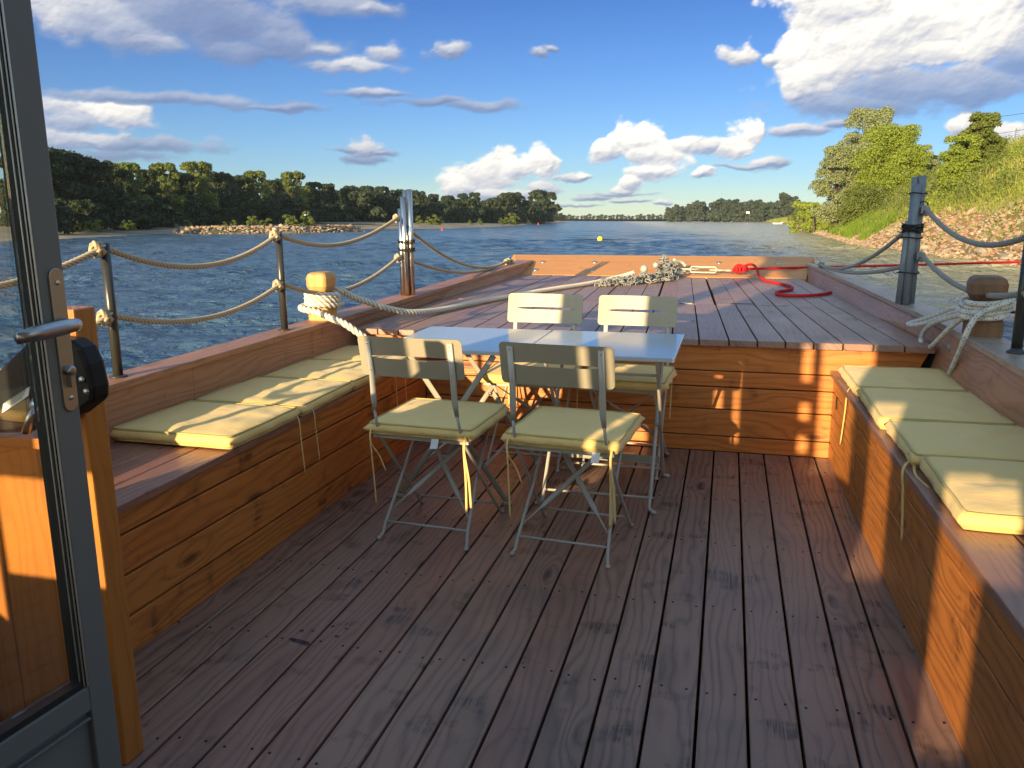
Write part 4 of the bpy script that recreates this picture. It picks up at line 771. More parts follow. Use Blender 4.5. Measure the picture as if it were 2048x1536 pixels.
# cabin behind the viewer: pillars, openings shaped for the sun patches, and roof, with the wing wall beside the open door
def cabin():
    fw = Mesh(); Y0, Y1 = -.30, -.24
    ZT = 2.75
    def col(x0, x1, z0=0., z1=ZT):
        if x1-x0 > .001 and z1-z0 > .001: fw.box((x0, Y0, z0), (x1, Y1, z1), 2)
    op = [(-2.65, -2.5005, ((.83, 1.09),)), (-2.50, -2.455, ((.83, 2.6),)), (-2.4545, -2.19, ((.83, 1.12), (1.42, 2.6))), (-1.835, -1.79, ((1.10, 1.50),)), (-1.735, -1.70, ((1.05, 1.50),)), (-1.395, -1.335, ((1.02, 1.12), (1.20, 1.30), (1.41, 1.62))),
          (-1.300, -1.035, ((.94, 1.64),)), (-.93, -.80, ((.68, 1.34),)), (-.62, -.50, ((.47, 1.15),)), (-.4995, -.42, ((.95, 1.14),))]
    xa = -2.66
    for (a, c, zz) in op:                                      # unseen wall; slits shaped to throw the sun patches into the cockpit
        col(xa, a-.0005); z0 = 0.
        for (p, q) in zz: col(a, c, z0, p); z0 = q
        col(a, c, z0); xa = c+.0005
    col(xa, .70); o = part('cabin_front', fw, M_CABW, BOAT)
    r = Mesh(); r.box((-2.70, -3.4, 2.7505), (.80, .05, 2.82), 1); part('cabin_roof', r, M_CABW, BOAT)
    s = Mesh(); s.box((.7005, -3.4, 0), (.75, -.24, 2.7495), 1); part('cabin_side', s, M_CABW, BOAT)
    f = Mesh(); f.box((-2.7, -3.4, -.03), (.70, -1.41, 0), 1); part('cabin_floor', f, M_DECK, BOAT)
cabin()
# wing wall aft of the left bench
m = Mesh(); m.box((-2.17, 1.515, .001), (-1.930, 1.555, .79), 2, .3); m.box((-2.43, 1.515, .001), (-2.173, 1.555, .79), 2, .5)
WW = part('wing_wall', m, M_CAB, BOAT, .002)
m = Mesh(); m.box((-1.928, 1.490, .001), (-1.862, 1.556, 1.118), 2, .35); part('corner_post', m, M_CAB, WW, .004)
m = Mesh(); m.box((-2.45, 1.495, .792), (-1.930, 1.580, .818), 0, .6); part('top_rail', m, M_CAB, WW, .003)
m = Mesh(); m.box((-2.30, 1.500, .001), (-2.255, 1.513, .60), 2, .9); part('batten', m, M_CAB, WW, .002)
poly = [(-1.785, .960), (-1.792, 1.01), (-1.806, 1.045), (-1.83, 1.060), (-1.90, 1.064), (-1.95, 1.045), (-2.03, .985), (-2.22, .91), (-2.22, .83), (-1.97, .85), (-1.84, .895), (-1.788, .930)]
BC = thing('control_box', 'black throttle control box with a white sticker, screwed to the wooden wing wall', 'control box', (-2.1, 1.489, .93))
m = Mesh(); m.prism([(x+2.1, z-.93) for x, z in poly], -.055, 0); part('housing', m, M_BLACK, BC, .01)
for (x, z) in ((-1.858, 1.048), (-1.808, .978), (-1.800, .952), (-2.30, .88), (-2.18, .95)):
    m = Mesh(); m.lathe([(.0075, 0), (.0075, -.003), (.004, -.005), (.001, -.005)], (x+2.1, -.0552, z-.93), 10, 'y'); part('screw', m, M_SAT, BC)
m = Mesh(); m.hexa([(.073, -.0575, -.037), (.150, -.0575, .006), (.150, -.0552, .006), (.073, -.0552, -.037), (.080, -.0575, -.016), (.157, -.0575, .027), (.157, -.0552, .027), (.080, -.0552, -.016)], 0); st = part('sticker', m, M_TAGM, BC)
m = Mesh()
for k in range(3):
    x0, x1 = .086+.006*k, .146-.006*k
    z = lambda x: -.0185-.0045*k+(x-.080)*.558
    m.hexa([(x0, -.0580, z(x0)-.001), (x1, -.0580, z(x1)-.001), (x1, -.0567, z(x1)-.001), (x0, -.0567, z(x0)-.001), (x0, -.0580, z(x0)+.0012), (x1, -.0580, z(x1)+.0012), (x1, -.0567, z(x1)+.002), (x0, -.0567, z(x0)+.0012)], 0)
part('small_print', m, M_PRINT, st)
m = Mesh(); m.lathe([(.022, 0), (.024, -.02), (.018, -.030), (.010, -.034)], (.195, -.056, -.010), 14, 'y'); m.tube([(.195, -.085, -.010), (.185, -.095, -.03), (.17, -.095, -.065)], [.008, .008, .010], 8); part('throttle_lever', m, M_LEVER, BC)
# glazed door standing open, seen from inside
DD = Vector((.105, 1, 0)).normalized(); ang = math.atan2(-DD.x, DD.y)
DOOR = thing('cabin_door', 'grey aluminium framed glass door standing open on the left', 'door', (-1.630-DD.x*.75, 1.225-DD.y*.75, .0), ang)   # local: y along the leaf, x towards the cockpit
DW = .75; T0, T1 = -.040, .0
m = Mesh(); m.box((T0, DW-.054, .012), (T1, DW, 2.05), 2); m.box((T0, 0, .012), (T1, .062, 2.05), 2); m.box((T0, .0622, 1.99), (T1, DW-.0542, 2.05), 1); m.box((T0, .0622, .395), (T1, DW-.0542, .445), 1); m.box((T0, .0622, .012), (T1, DW-.0542, .09), 1)
part('leaf_frame', m, M_DOOR, DOOR, .003)
m = Mesh()
for (a, c) in ((DW-.063, DW-.0545), (.0625, .075)): m.box((T0+.004, a, .4455), (T1-.004, c, 1.9895), 2)
m.box((T0+.004, .0755, .4455), (T1-.004, DW-.0635, .458), 1); part('seal', m, M_RUB, DOOR)
m = Mesh()
for k, xx in enumerate((-.003, -.0085, -.0145)): m.tube([(xx+.004, DW-.0565-.0030*k, .447), (xx+.004, DW-.0565-.0030*k, 1.985)], .0017, 6)
part('glazing_bead', m, M_BEAD, DOOR)
m = Mesh(); m.box((-.030, .0765, .459), (-.024, DW-.0640, 1.988)); part('glass_pane', m, M_GLASS, DOOR)
m = Mesh(); m.box((-.030, .0627, .0905), (-.014, DW-.0547, .3945)); part('lower_panel', m, M_DOOR, DOOR)
m = Mesh(); m.box((-.0135, .075, .375), (-.002, DW-.0547, .381), 1); part('panel_moulding', m, M_DOOR, DOOR, .002)
HY = DW-.020; m = Mesh(); n = 10; pl = [(HY+.0145*math.cos(t), 1.216+.0145*math.sin(t)) for t in [math.pi*k/n for k in range(n+1)]]+[(HY+.0145*math.cos(t), .990+.0145*math.sin(t)) for t in [math.pi+math.pi*k/n for k in range(n+1)]]
m.prism(pl, .0005, .0045, 'x'); HP = part('handle_plate', m, M_SAT, DOOR, .001)
for z in (1.205, 1.0): m = Mesh(); m.lathe([(.0048, 0), (.0042, .002), (.001, .0024)], (.0046, HY, z), 10, 'x'); part('screw', m, M_STEEL, HP)
m = Mesh(); m.tube([(.003, HY, 1.133), (.030, HY, 1.133), (.044, HY-.004, 1.134), (.052, HY-.018, 1.135), (.053, HY-.045, 1.134), (.053, HY-.085, 1.132), (.053, HY-.128, 1.129)], [.0095, .0095, .0100, .0110, .0125, .0130, .0095], 14, flat=(1.05, .9)); part('lever', m, M_LEVER, HP)
m = Mesh(); m.lathe([(.0088, 0), (.0088, .012), (.007, .0135), (.001, .0135)], (.0046, HY-.001, 1.050), 14, 'x'); m.box((.0046, HY-.0045, 1.020), (.0155, HY+.0035, 1.045), 2); m.box((.0182, HY-.0018, 1.0465), (.0186, HY+.0004, 1.0545), 2); part('lock_cylinder', m, M_LEVER, HP)
m = Mesh()
for z in (.3, 1.2, 1.8): m.tube([(.004, -.008, z), (.004, -.008, z+.1)], .009, 8)
part('hinge', m, M_SAT, DOOR)
# ================================================================== bundles of tubes tied to the rail posts
def bundle(name, label, cat, loc, tubes, mt, ties, knots=()):
    t = thing(name, label, cat, loc)
    for (a, b_, r, lab) in tubes:
        m = Mesh(); m.tube([a, ((a[0]+b_[0])/2, (a[1]+b_[1])/2, (a[2]+b_[2])/2), b_], r, 18, caps=False)
        n_ = len(m.v)//3
        i2 = [(a[0]+(p[0]-a[0])*.84, a[1]+(p[1]-a[1])*.84, p[2]) for p in m.v[:n_]]; i3 = [(b_[0]+(p[0]-b_[0])*.84, b_[1]+(p[1]-b_[1])*.84, p[2]) for p in m.v[-n_:]]
        o0 = len(m.v); m.v += i2+i3                            # wall thickness at both mouths of the pipe
        for k in range(n_):
            k2 = (k+1) % n_
            for f in ((k, o0+k, o0+k2, k2), (2*n_+k, 2*n_+k2, o0+n_+k2, o0+n_+k), (o0+k, o0+n_+k, o0+n_+k2, o0+k2)): m.f.append(f); m.w.append([(0, 0, 0)]*4); m.r.append(0); m.sm.append(False)
        part('tube', m, mt, t)
    for (z, rx, ry, cx, cy, w_) in ties:
        m = Mesh()
        for q in range(w_): m.tube([(cx+(rx+.002*math.sin(3*a))*math.cos(a), cy+ry*math.sin(a), z+q*.0085+.004*math.sin(a*2+q)) for a in [2*math.pi*k/26 for k in range(26)]], .0035, 6, closed=True)
        m.tube([(cx-rx, cy-ry*.6, z), (cx-rx-.02, cy-ry*.8, z-.004), (cx-rx-.032, cy-ry, z+.006)], .0022, 5); part('tie', m, M_BLKR, t)
    return t
bundle('steel_tube_bundle', 'bundle of polished steel tubes standing on the left cap rail, bound with black cord', 'steel tubes', (-2.713, 5.59, .706),
       [((-.034, -.004, 0), (-.036, -.004, .610), .0190, ''), ((.004, -.028, 0), (-.006, -.028, .690), .0195, ''), ((.034, .004, 0), (.032, .004, .742), .0200, ''), ((-.006, .030, 0), (-.010, .030, .738), .0185, '')], M_STEEL,
       [(.315, .060, .052, -.002, 0, 3), (.372, .060, .052, -.002, 0, 3)])
bundle('grey_tube_bundle', 'bundle of grey plastic pipes standing on the right cap rail, bound with black cable ties', 'plastic pipes', (.545, 5.42, .737),
       [((-.036, -.010, .004), (-.022, -.010, .490), .0200, ''), ((.000, -.028, .0), (.006, -.028, .700), .0215, ''), ((.032, .002, .004), (.034, .002, .752), .0220, ''), ((-.006, .022, .0), (.000, .022, .745), .0200, '')], M_PVC,
       [(.430, .058, .054, .004, -.003, 4), (.455, .058, .054, .004, -.003, 3), (.190, .060, .050, .002, -.004, 1), (.395, .060, .050, .003, -.004, 1), (.650, .048, .050, .018, -.003, 1)])
# ================================================================== rail ropes
def cat_pts(a, b_, sag, n=26, skew=.0):
    a, b_ = Vector(a), Vector(b_); out = []
    for k in range(n+1):
        t = k/n; p = a.lerp(b_, t); p.z -= sag*4*t*(1-t)*(1+skew*(t-.5)); out.append(p)
    return out
def knot(c, r, rr, seed=0):
    q = random.Random(seed); pts = []
    for k in range(34):
        a = 2*math.pi*k/34; pts.append((c[0]+r*.75*math.cos(2*a+q.random()*.1), c[1]+r*math.sin(a*3)*.9, c[2]+r*1.05*math.sin(2*a)+.2*r*math.cos(5*a)))
    return pts
def dens(P_, step=.0055):
    P_ = [Vector(p) for p in P_]; out = []
    for a, c in zip(P_[:-1], P_[1:]):
        k = max(1, int((c-a).length/step)); out += [a.lerp(c, i/k) for i in range(k)]
    return out+[P_[-1]]
def rail_rope(label, pts_list, m, knots, group, r=.0110, loc=None):
    t = thing('rail_rope', label, 'rope', loc or tuple(pts_list[0][0]), group=group); L = Vector(loc or pts_list[0][0])
    for pts in pts_list: mm = Mesh(); mm.tube([p-L for p in dens(pts)], r, 12, lobes=3, twist=95); part('span', mm, m, t)
    for i, c in enumerate(knots): mm = Mesh(); mm.tube([p-L for p in dens(knot(c, .019, r, i))], r*.92, 9, closed=True, lobes=3, twist=95); part('knot', mm, m, t)
    return t
XL = -2.737
for lv, (zz, lab) in enumerate(((1.1835, 'upper'), (.933, 'lower'))):
    spans = [cat_pts((XL, 1.32, zz), (XL, 2.60, zz-.004), .10+.02*lv), cat_pts((XL, 2.645, zz), (XL, 3.865, zz+.005), .107-.02*lv), cat_pts((XL, 3.915, zz+.002), (XL, 5.49, (1.251, .979)[lv]), (.10, .115)[lv], skew=-.4),
             cat_pts((XL+.02, 5.59, (1.197, .969)[lv]), (-2.70, 8.38-.10*lv, .770), (.16, .105)[lv])]
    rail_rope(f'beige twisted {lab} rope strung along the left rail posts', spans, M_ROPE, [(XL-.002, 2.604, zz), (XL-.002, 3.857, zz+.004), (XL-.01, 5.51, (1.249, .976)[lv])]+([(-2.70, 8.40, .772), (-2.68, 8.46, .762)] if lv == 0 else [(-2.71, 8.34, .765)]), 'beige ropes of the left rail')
# right side: grey ropes
XR = .600
for lv, lab in enumerate(('upper', 'lower')):
    za, zb = ((1.300, 1.19), (1.035, .96))[lv]
    spans = [cat_pts((.355, 8.42, .765), (.520, 5.48, (1.165, .955)[lv]), (.11, .055)[lv]), cat_pts((.600, 5.36, za), (.650, 3.70, zb+.02), (.105, .085)[lv], skew=.2), cat_pts((.650, 3.70, zb+.02), (.650, 2.45, zb), .10)]
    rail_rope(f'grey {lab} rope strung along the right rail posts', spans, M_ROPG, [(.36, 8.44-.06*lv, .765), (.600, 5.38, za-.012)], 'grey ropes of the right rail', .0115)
m = Mesh()
for q in range(3): m.tube([(.592+.024*math.cos(a), 5.39+.01*q, 1.318+.024*math.sin(a)) for a in [2*math.pi*k/16 for k in range(16)]], .0022, 5, closed=True)
solo('cable_tie_loop', m, M_BLACK, 'black cable tie looped round the grey rope beside the plastic pipes', 'cable tie', (.592, 5.39, 1.318))
# ================================================================== ropes, chain and tensioner on the foredeck
def smooth(P_, n=8):
    P_ = [Vector(p) for p in P_]; P_ = [P_[0]*2-P_[1]]+P_+[P_[-1]*2-P_[-2]]; out = []
    for i in range(1, len(P_)-2):
        a, b_, c, d_ = P_[i-1:i+3]
        for k in range(n):
            t = k/n; out.append(.5*((2*b_)+(c-a)*t+(2*a-5*b_+4*c-d_)*t*t+(3*b_-a-3*c+d_)*t**3))
    return out+[P_[-2]]
m = Mesh(); cx, cy = -2.740, 4.330; pts = [(-1.36, 8.0, .70), (-1.50, 7.86, .665), (-1.69, 7.35, .6485), (-1.93, 6.72, .6485), (-2.12, 6.15, .6485), (-2.26, 5.67, .6485), (-2.345, 5.25, .652), (-2.42, 4.93, .672), (-2.51, 4.76, .712), (-2.60, 4.64, .765), (-2.65, 4.53, .81), (-2.67, 4.44, .850)]
for k in range(1, 39): a = R(35)+2*math.pi*k/12; pts.append((cx+.082*math.cos(a)*(1+.05*math.sin(3*a)), cy+.090*math.sin(a), .857-.0255*k/12-.006*math.sin(a)))
a = R(35)+2*math.pi*39/12
pts += [(cx+.075, cy+.09, .778), (cx-.03, cy+.115, .775), (cx-.098, cy+.05, .771), (cx-.102, cy-.06, .771), (cx-.045, cy-.118, .767), (cx+.035, cy-.125, .753), (-2.615, 4.165, .733), (-2.50, 4.12, .705), (-2.43, 4.13, .655), (-2.38, 4.15, .615), (-2.33, 4.18, .580), (-2.29, 4.22, .545), (-2.26, 4.28, .538)]
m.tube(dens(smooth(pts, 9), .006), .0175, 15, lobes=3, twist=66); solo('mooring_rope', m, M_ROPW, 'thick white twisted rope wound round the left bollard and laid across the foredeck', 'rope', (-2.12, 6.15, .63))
m = Mesh(); rr2 = random.Random(11)
def link_(c, d_, roll, s=1.):
    d_ = Vector(d_).normalized(); u = Vector((0, 0, 1)); u = (u-d_*u.dot(d_)); u = u.normalized() if u.length > .01 else Vector((1, 0, 0)); v = d_.cross(u); w_ = u*math.cos(roll)+v*math.sin(roll)
    L_, W_ = .030*s, .0155*s; pts = []
    for k in range(14):
        a = 2*math.pi*k/14; ca, sa = math.cos(a), math.sin(a); pts.append(Vector(c)+d_*(math.copysign(.55, ca)*L_*(abs(ca) > .2)+ca*L_*.55)+w_*sa*W_)
    m.tube(pts, .0058*s, 6, closed=True)
pile = [(-1.545, 7.36, .05, .05), (-1.44, 7.50, .09, .06), (-1.33, 7.60, .12, .07), (-1.22, 7.72, .13, .09), (-1.12, 7.90, .12, .10), (-1.06, 8.12, .11, .14), (-1.08, 8.34, .10, .20), (-1.10, 8.50, .09, .23), (-1.02, 8.42, .08, .16)]
for (x, y, w_, h_) in pile:
    for k in range(36):
        t = rr2.random(); q = rr2.random(); hh = h_*q*.78; ww = w_*(1-q*.75); p = (x+rr2.gauss(0, ww*.5), y+rr2.gauss(0, ww*.7), .638+hh+max(0, (y-8.45))*.168); a = rr2.uniform(0, 6.3); link_(p, (math.cos(a), math.sin(a), rr2.gauss(0, .35)), rr2.uniform(0, 3.1), rr2.uniform(.85, 1.1))
for k in range(16): link_((-1.60+.02*k, 7.33+.012*k+.015*math.sin(k), .637+.012*(k % 2)), (1, .4, 0), (k % 2)*1.57)
for k in range(4): link_((-1.115+.006*k, 8.49, .80-.018*k), (.3, .2, 1), (k % 2)*1.57)
CH = thing('anchor_chain', 'galvanised chain heaped on the foredeck against the bow board', 'chain', (-1.2, 7.9, .63)); m.xf(Matrix.Translation((1.2, -7.9, -.63))); part('links', m, M_GALV, CH)
for (x, y, z, s) in ((-1.27, 8.05, .73, .06), (-1.17, 8.16, .76, .045)):
    m = Mesh(); m.lathe([(.004, -s*.6), (s*.55, -s*.45), (s*.72, 0), (s*.55, s*.45), (.004, s*.6)], (x+1.2, y-7.9, z-.63), 12, 'x'); part('shackle_body', m, M_GALW, CH)
for (a, c, e_) in (((-1.02, 8.40, .80), (-.94, 8.48, .77), (-.90, 8.44, .735)), ((-1.03, 8.30, .70), (-.95, 8.34, .672), (-.90, 8.40, .69))):
    m = Mesh(); m.tube([Vector(p)-Vector((-1.2, 7.9, .63)) for p in smooth([a, c, e_], 6)], .017, 9); part('shackle', m, M_GALW, CH)
TB = thing('turnbuckle', 'pale steel rigging screw between the chain and the red rope', 'turnbuckle', (-.72, 8.47, .700), R(-4))
m = Mesh()
for s in (-1, 1): m.tube([(-.135, s*.010, .004), (-.125, s*.030, .004), (.105, s*.030, -.002), (.120, s*.010, -.002)], .0085, 8)
for x in (-.135, .12): m.tube([(x-.012, 0, 0), (x+.014, 0, 0)], .016, 8)
m.xf(Matrix.Rotation(R(62), 4, 'X')); part('body', m, M_GALW, TB)
for (x0, x1, zz) in ((-.27, -.055, .003), (.05, .215, -.002)): m = Mesh(); m.tube([(x0, 0, zz), (x1, 0, zz)], .0095, 8); part('screw_rod', m, M_GALW, TB)
m = Mesh(); m.tube([(-.28+.028*math.cos(a), 0, .003+.028*math.sin(a)) for a in [2*math.pi*k/16 for k in range(16)]], .009, 8, closed=True); part('eye', m, M_GALW, TB)
m = Mesh(); m.tube([(.235+.026*math.cos(a), .022*math.sin(a), -.002) for a in [2*math.pi*k/16 for k in range(16)]], .009, 8, closed=True); part('eye', m, M_GALW, TB)
RI = MB.inverted(); end = RI @ Vector((19.2, 14.0, 1.52)); st = Vector((-.36, 8.46, .712))
m = Mesh(); m.tube([st.lerp(end, t)-Vector((0, 0, 4*t*(1-t)*.06)) for t in [k/60 for k in range(61)]], .0125, 10)
RR = thing('red_rope', 'red mooring rope tied to the rigging screw, running taut over the right side', 'rope', tuple(st)); m.xf(Matrix.Translation(-st)); part('taut_line', m, M_RED, RR)
m = Mesh()
for i, (dx, r_) in enumerate(((-.05, .034), (-.02, .040), (.015, .034))): m.tube([(dx+.012*math.sin(2*a)+(.02*math.sin(a)), r_*.7*math.cos(a), -.005+r_*.7*math.sin(a)) for a in [2*math.pi*k/16 for k in range(16)]], .0120, 8, closed=True)
m.tube(smooth([(-.09, 0, -.02), (-.04, .03, .035), (.02, -.02, .02), (.05, .02, -.02)], 6), .0145, 8); part('knot', m, M_RED, RR)
m = Mesh(); m.tube([Vector(p)-st for p in smooth([(-.38, 8.46, .705), (-.32, 8.55, .745), (-.25, 8.56, .745), (-.215, 8.45, .70), (-.20, 8.30, .66), (-.16, 8.02, .643), (-.06, 7.78, .641), (.02, 7.55, .641), (.035, 7.33, .641), (-.01, 7.15, .641), (-.085, 7.03, .641), (-.115, 6.88, .641), (-.075, 6.74, .641), (.05, 6.72, .641), (.19, 6.82, .641), (.305, 7.00, .642)], 8)], .0125, 9); part('loose_tail', m, M_RED, RR)
m = Mesh(); x_, y_, z_ = end; m.tube([(x_, y_, z_-1.0), (x_, y_, z_+.1)], .03, 8); solo('mooring_stake', m, M_BPOST, 'iron stake in the right bank holding the red rope', 'stake', (x_, y_, z_-1.0))
# flecked rope round the right bollard
m = Mesh(); cx, cy = .652, 4.215; pts = []
for k in range(0, 45): a = R(200)+2*math.pi*k/12; pts.append((cx+(.098+.010*math.sin(k*.9))*math.cos(a), cy+(.112+.008*math.sin(k*1.3))*math.sin(a), .905-.022*k/12+.016*math.sin(a+.9)))
pts += [(.60, 4.12, .850), (.565, 4.20, .830), (.535, 4.36, .790), (.515, 4.52, .745), (.500, 4.63, .690), (.492, 4.66, .640), (.497, 4.60, .610), (.505, 4.50, .625), (.525, 4.38, .700), (.550, 4.28, .775), (.590, 4.18, .835)]
m.tube(smooth(pts, 6), .0125, 10)
m.tube(smooth([(.58, 4.24, .86), (.545, 4.36, .835), (.52, 4.50, .79), (.495, 4.66, .745), (.470, 4.76, .715), (.452, 4.80, .700), (.462, 4.74, .700), (.50, 4.60, .735), (.54, 4.40, .80), (.575, 4.25, .845)], 6), .0125, 10)
m.tube(smooth([(.76, 4.20, .915), (.72, 4.10, .905), (.66, 4.085, .880), (.60, 4.09, .845), (.565, 4.07, .800), (.545, 4.06, .750), (.540, 4.09, .69), (.538, 4.15, .62), (.536, 4.22, .545)], 8), .0125, 10)
m.tube(smooth([(.75, 4.24, .90), (.86, 4.06, .93), (1.4, 3.2, 1.03), (5., -2.6, 1.25), (14.5, -17.5, 1.75)], 10), .0125, 10)
solo('mooring_line', m, M_ROPF, 'white rope with black flecks wound round the right bollard, its end hanging inboard', 'rope', (.652, 4.215, .735))
m = Mesh()
for q in range(4): m.tube([(cx+.080*math.cos(a), cy+.094*math.sin(a), .828+.011*q) for a in [2*math.pi*k/20 for k in range(20)]], .0075, 7, closed=True)
m.tube(smooth([(cx+.07, cy, .845), (.95, 4.0, .852), (1.6, 3.4, .86), (5., .2, .95), (14.0, -8.2, 1.5)], 8), .0055, 7); solo('black_rope', m, M_BLKR, 'black rope wound round the waist of the right bollard under the flecked rope', 'rope', (cx, cy, .83))
# ================================================================== cushions
def cushion_mesh(w_, d_, h_, seed, puffy=.009):
    n = 22; r = random.Random(seed); vs = []; fs = []; o = Vector((seed*3.7, seed*1.3, 0))
    def prof(a, b_): e = 6.0; return clamp(1-abs(a)**e)*clamp(1-abs(b_)**e)
    for lay in (1, -1):
        for i in range(n+1):
            for j in range(n+1):
                a = -1+2*i/n; b_ = -1+2*j/n; k = prof(a, b_); sh = 1-.016*(1-abs(a))*0
                wr = mnoise.noise(Vector((a*2.4, b_*2.4, 0))+o)*.007+mnoise.noise(Vector((a*6, b_*3.3, 2))+o)*.0035
                z = lay*(h_*.5*.86+puffy*(k**.6))+(wr*k if lay > 0 else 0)
                ed = .012*mnoise.noise(Vector((a*1.5, b_*1.5, 5))+o)
                vs.append((a*(w_/2-.004*abs(b_)**8)+ed*abs(a)**3*.5, b_*(d_/2-.004*abs(a)**8)+ed*abs(b_)**3*.5, z))
    N_ = (n+1)**2; idx = lambda l, i, j: l*N_+i*(n+1)+j
    for i in range(n):
        for j in range(n): fs += [(idx(0, i, j), idx(0, i+1, j), idx(0, i+1, j+1), idx(0, i, j+1)), (idx(1, i, j), idx(1, i, j+1), idx(1, i+1, j+1), idx(1, i+1, j))]
    bd = [(i, 0) for i in range(n)]+[(n, j) for j in range(n)]+[(n-i, n) for i in range(n)]+[(0, n-j) for j in range(n)]
    mid = len(vs)
    for k, (i, j) in enumerate(bd):
        p = Vector(vs[idx(0, i, j)]); q = Vector(vs[idx(1, i, j)]); c = (p+q)/2; s = 1+(.018+.006*math.sin(k*.8+seed))/max(w_, d_)*2; vs.append((c.x*s, c.y*s, c.z))
    for k in range(len(bd)):
        k2 = (k+1) % len(bd); (i, j), (i2, j2) = bd[k], bd[k2]; fs += [(idx(0, i, j), mid+k, mid+k2, idx(0, i2, j2)), (mid+k, idx(1, i, j), idx(1, i2, j2), mid+k2)]
    m = Mesh(); m.add(vs, [f[::-1] if False else f for f in fs], None, r.random(), True)
    pp = Mesh()
    for l in (0, 1): pp.tube([Vector(vs[idx(l, i, j)])*1.0+Vector((0, 0, .001 if l == 0 else -.001)) for (i, j) in bd], .0042, 6, closed=True)
    return m, pp
def ribbon(m, pts, w_=.0095):
    pts = smooth(pts, 6); m.tube(pts, w_*.5, 6, flat=(1., .22), up=(1, 0, 0))
def cushion(name, label, group, loc, rz, w_, d_, h_, seed, ties=(), tagp=None, tilt=0, cat='cushion'):
    t = thing(name, label, cat, loc, group=group, M=Matrix.Rotation(rz, 4, 'Z') @ Matrix.Rotation(tilt, 4, 'X')); m, pp = cushion_mesh(w_, d_, h_, seed)
    c = part('cover', m, M_CUSH, t); part('piping', pp, M_PIPE, c)
    for tp in ties: b = Mesh(); ribbon(b, tp); part('tie', b, M_CUSH, t)
    if tagp: b = Mesh(); x, y, z = tagp; b.hexa([(x, y, z-.040), (x+.032, y, z-.036), (x+.032, y+.001, z-.036), (x, y+.001, z-.040), (x+.004, y+.012, z), (x+.034, y+.012, z), (x+.034, y+.013, z), (x+.004, y+.013, z)]); q = part('care_tag', b, M_TAGM, t)
    return t
H = .046
LB = 'cushions on the left bench'; RB = 'cushions on the right bench'
def side_tie(x, ya, z0, L_, dy=.05, s=1): return [(x-s*.03, ya, z0+.012), (x, ya+dy*.2, z0+.016), (x+s*.016, ya+dy*.4, z0-.02), (x+s*.014, ya+dy*.6, z0-L_*.4), (x+s*.012, ya+dy, z0-L_)]
zc_ = .488+H/2
cushion('bench_cushion', 'yellow cushion nearest the viewer on the left bench', LB, (-2.425, 2.735, zc_+.001), R(-1), .50, .46, H, 1, [side_tie(.252, .19, -.01, .25)])
cushion('bench_cushion', 'second yellow cushion from the viewer on the left bench', LB, (-2.425, 3.245, zc_-.001), R(1), .50, .50, H, 2, [side_tie(.250, -.20, -.01, .24, .06)])
cushion('bench_cushion', 'third yellow cushion on the left bench, wrinkled and half in the sun', LB, (-2.425, 3.765, zc_-.006), R(-1.5), .50, .47, H, 3, [side_tie(.252, .18, -.01, .25)])
cushion('bench_cushion', 'yellow cushion at the far end of the left bench by the bulkhead', LB, (-2.425, 4.255, zc_-.009), R(1), .50, .46, H, 4, [side_tie(.25, -.18, -.01, .24)])
zr = .482+H/2
cushion('bench_cushion', 'yellow cushion at the far end of the right bench by the bulkhead', RB, (.312, 4.155, zr+.004), R(1), .455, .50, H, 5, [side_tie(-.235, -.22, -.01, .30, .18, -1)])
cushion('bench_cushion', 'yellow cushion on the right bench next to the farthest one', RB, (.322, 3.585, zr+.009), R(0), .455, .56, H, 6, [side_tie(-.228, .22, -.01, .36, -.04, -1)])
cushion('bench_cushion', 'yellow cushion on the right bench, second from the viewer, with a looped tie', RB, (.345, 3.035, zr+.014), R(1), .465, .46, H, 7, [[(-.21, -.20, -.005), (-.245, -.17, .01), (-.25, -.225, .008), (-.215, -.23, -.005)], [(-.235, -.20, 0), (-.27, -.24, -.025), (-.268, -.26, -.10), (-.262, -.28, -.26)], [(-.235, -.22, -.01), (-.245, -.30, -.024), (-.235, -.42, -.024)]])
cushion('bench_cushion', 'yellow cushion nearest the viewer on the right bench', RB, (.362, 2.520, zr+.019), R(-1), .465, .53, H, 8)
